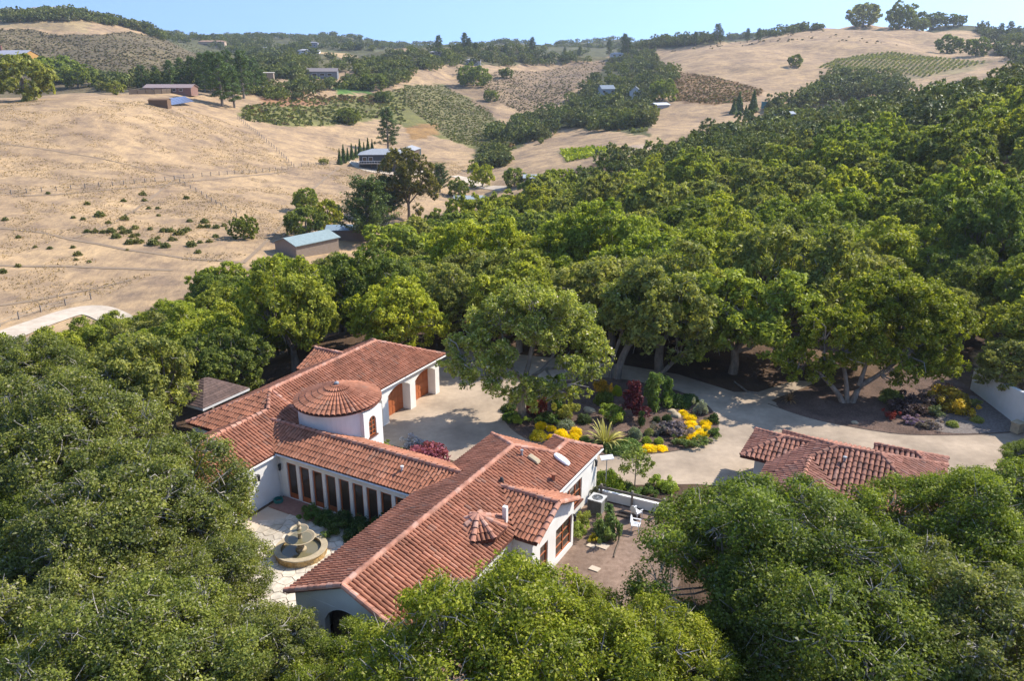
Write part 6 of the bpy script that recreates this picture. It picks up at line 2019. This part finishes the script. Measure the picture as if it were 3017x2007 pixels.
field_fence("wire_fence", [(402, 414), (470, 452), (545, 500)], 1.1, 3.2, "post fence running down from the field gate towards the barn", M['wood_grey'])
field_fence("wire_fence", [(0, 752), (60, 728), (130, 708), (210, 690)], 1.1, 3.2, "low fence along the upper side of the pale road", M['wood_grey'])
field_fence("court_fence", [(1752, 250), (1785, 249)], 4.0, 4.0, "teal screen fence on the tan clearing", simple('teal_screen', (.11, .34, .36), (.09, .28, .30), scale=2), rails=(.5,), board=True)


# ---- scrub on the slopes and vines on the hills
def scatter_cards(name, label, cat, polys, mats, mode, rmin=330):
    rng = np.random.default_rng(len(name))
    V, mi = [], []
    protos = []
    for i in range(5):
        n = 15; d = unit(rng.normal(size=(n, 3)) + np.array([0, 0, .6])); P = d * np.array([1, 1, .7]) * rng.uniform(.5, 1, (n, 1)) + np.array([0, 0, .25]); protos.append(leaf_quads(rng, P, unit(d + .4 * rng.normal(size=(n, 3))), .9, .7))
    for poly, n, size, mk in polys:
        P = np.array(poly, float); got = 0
        for _ in range(n * 10):
            if got >= n: break
            x, y = rng.uniform(P[:, 0].min(), P[:, 0].max()), rng.uniform(P[:, 1].min(), P[:, 1].max())
            if not inpoly(x, y, poly): continue
            p = hd(x, y, rmin)
            if p is None: continue
            s = size * rng.uniform(.5, 1.35)
            q = protos[rng.integers(5)] * np.array([s, s, s * .9]); V.append(q + p); mi.append(np.full(len(q), mk if rng.random() < .75 else rng.integers(len(mats)))); got += 1
    o = link(name, quads_mesh(name, np.concatenate(V), mats, np.concatenate(mi)))
    return tag(o, label, cat, kind="stuff")


sm_ = [leaf_mat('scrub_grey', (.115, .10, .066), (.19, .162, .108), trans=.4, use_obj=False), leaf_mat('scrub_green', (.11, .125, .04), (.21, .22, .075), trans=.4, use_obj=False), leaf_mat('scrub_brown', (.15, .10, .055), (.24, .165, .09), trans=.4, use_obj=False), leaf_mat('vine_green', (.15, .165, .075), (.24, .245, .11), trans=.4, use_obj=False)]
scatter_cards("chaparral", "grey and green scrub covering the far slopes", "scrub", [
    ([(-20, 66), (60, 66), (130, 78), (210, 80), (300, 72), (420, 95), (600, 150), (590, 180), (480, 205), (300, 200), (100, 150), (-20, 130)], 4200, .75, 0),
    ([(560, 245), (700, 228), (830, 222), (935, 200), (930, 290), (880, 270), (760, 290), (640, 290), (555, 275)], 1200, .95, 1),
    ([(930, 195), (1020, 195), (1130, 255), (1150, 300), (1110, 340), (1040, 325), (930, 240)], 3000, .58, 1),
    ([(1150, 160), (1240, 165), (1290, 155), (1390, 140), (1400, 160), (1330, 200), (1280, 240), (1200, 260), (1150, 235), (1090, 190)], 2200, .6, 0),
    ([(1560, 165), (1640, 175), (1720, 195), (1760, 208), (1730, 232), (1640, 240), (1555, 232), (1545, 195)], 1700, .65, 2),
    ([(1090, 350), (1140, 300), (1280, 250), (1350, 200), (1420, 120), (1510, 110), (1510, 200), (1490, 310), (1280, 290), (1180, 345), (1150, 420), (1100, 400)], 400, 2.0, 1),
    ([(600, 215), (760, 235), (900, 240), (860, 225), (700, 215)], 120, 1.4, 2),
    ([(1530, 120), (1700, 95), (1890, 70), (2100, 110), (1880, 90), (1650, 112)], 60, 1.1, 0),
], sm_, 0)


def vines(name, label, poly, mat, axis, n, step, size, rmin):
    rng = np.random.default_rng(3)
    V = []
    P = [hd(x, y, rmin) for x, y in poly]
    c = np.mean([p[:2] for p in P], 0)
    pl = [(p[0], p[1]) for p in P]
    a = np.array(axis, float); a /= np.linalg.norm(a); b = np.array([-a[1], a[0]])
    ext = max(np.hypot(*(np.array(q) - c)) for q in pl)
    for i in range(-n, n + 1):
        s = np.arange(-ext, ext, size * .7)
        x, y = c[0] + b[0] * i * step + a[0] * s, c[1] + b[1] * i * step + a[1] * s
        ok = inpoly(x, y, pl); x, y = x[ok], y[ok]
        if len(x) == 0: continue
        z = ground(x, y)
        for k in range(4):
            m_ = len(x); Pp = np.stack([x, y, z], 1) + rng.normal(size=(m_, 3)) * size * .25 + np.array([0, 0, size * .6])
            V.append(leaf_quads(rng, Pp, unit(rng.normal(size=(m_, 3)) + np.array([0, -.3, .5])), size, .8))
    return tag(link(name, quads_mesh(name, np.concatenate(V), [mat])), label, "vineyard", kind="stuff")


vines("hill_vineyard", "rows of vines on the tan right hill", [(1885, 156), (1960, 131), (2050, 120), (2220, 140), (2270, 142), (2130, 178), (2060, 165), (1960, 162)], sm_[3], (.75, 1), 60, 3.2, 1.1, 480)
vines("bright_vineyard", "bright yellow-green vineyard below the ravine", [(1288, 348), (1395, 342), (1438, 352), (1400, 388), (1305, 388)], leaf_mat('bright_vine', (.22, .28, .02), (.42, .46, .05), use_obj=False), (1, .15), 40, 2.2, 1.1, 300)

# straw tufts over the dry field
def dry_grass():
    rng = np.random.default_rng(21)
    n = 90000
    th = rng.uniform(math.radians(-36), math.radians(6), n); r = np.sqrt(rng.uniform(95 ** 2, 350 ** 2, n))
    x, y = np.sin(th) * r, np.cos(th) * r
    z = ground(x, y)
    px, py = proj(np.stack([x, y, z], -1))
    field = [(-100, 210), (120, 235), (300, 225), (520, 250), (680, 390), (800, 300), (930, 320), (1080, 380), (900, 520), (640, 570), (330, 640), (200, 700), (-100, 760)]
    ok = inpoly(px / K, py / K, field) & (vnoise(x / 7, y / 7, 11) + .6 * vnoise(x / 25, y / 25, 12) > .72)
    x, y, z = x[ok], y[ok], z[ok]
    V = []
    for k in range(2):
        P = np.stack([x, y, z + .10], 1) + rng.normal(size=(len(x), 3)) * np.array([.35, .35, .03])
        V.append(leaf_quads(rng, P, unit(rng.normal(size=(len(x), 3)) * np.array([1, 1, .9])), .30, .45))
    m_ = leaf_mat('straw', (.36, .255, .15), (.46, .335, .19), trans=.2, use_obj=False)
    tag(link("dry_grass", quads_mesh("dry_grass", np.concatenate(V), [m_])), "tufts of dry straw coloured grass on the field", "grass", kind="stuff")


dry_grass()

# ------------------------------------------------------------------ air
hz = MB(); hz.box(-1900, 1900, -120, 1900, -75, 175)
hm = bpy.data.materials.new("air"); hm.use_nodes = True
hn = hm.node_tree; hn.nodes.remove(hn.nodes["Principled BSDF"])
pv = hn.nodes.new("ShaderNodeVolumePrincipled")
pv.inputs['Color'].default_value = (.80, .88, 1.0, 1)
pv.inputs['Density'].default_value = .00011
pv.inputs['Anisotropy'].default_value = .3
hn.links.new(pv.outputs[0], hn.nodes["Material Output"].inputs['Volume'])
tag(hz.build("haze", hm), "thin bluish air over the valley", "haze", kind="stuff")
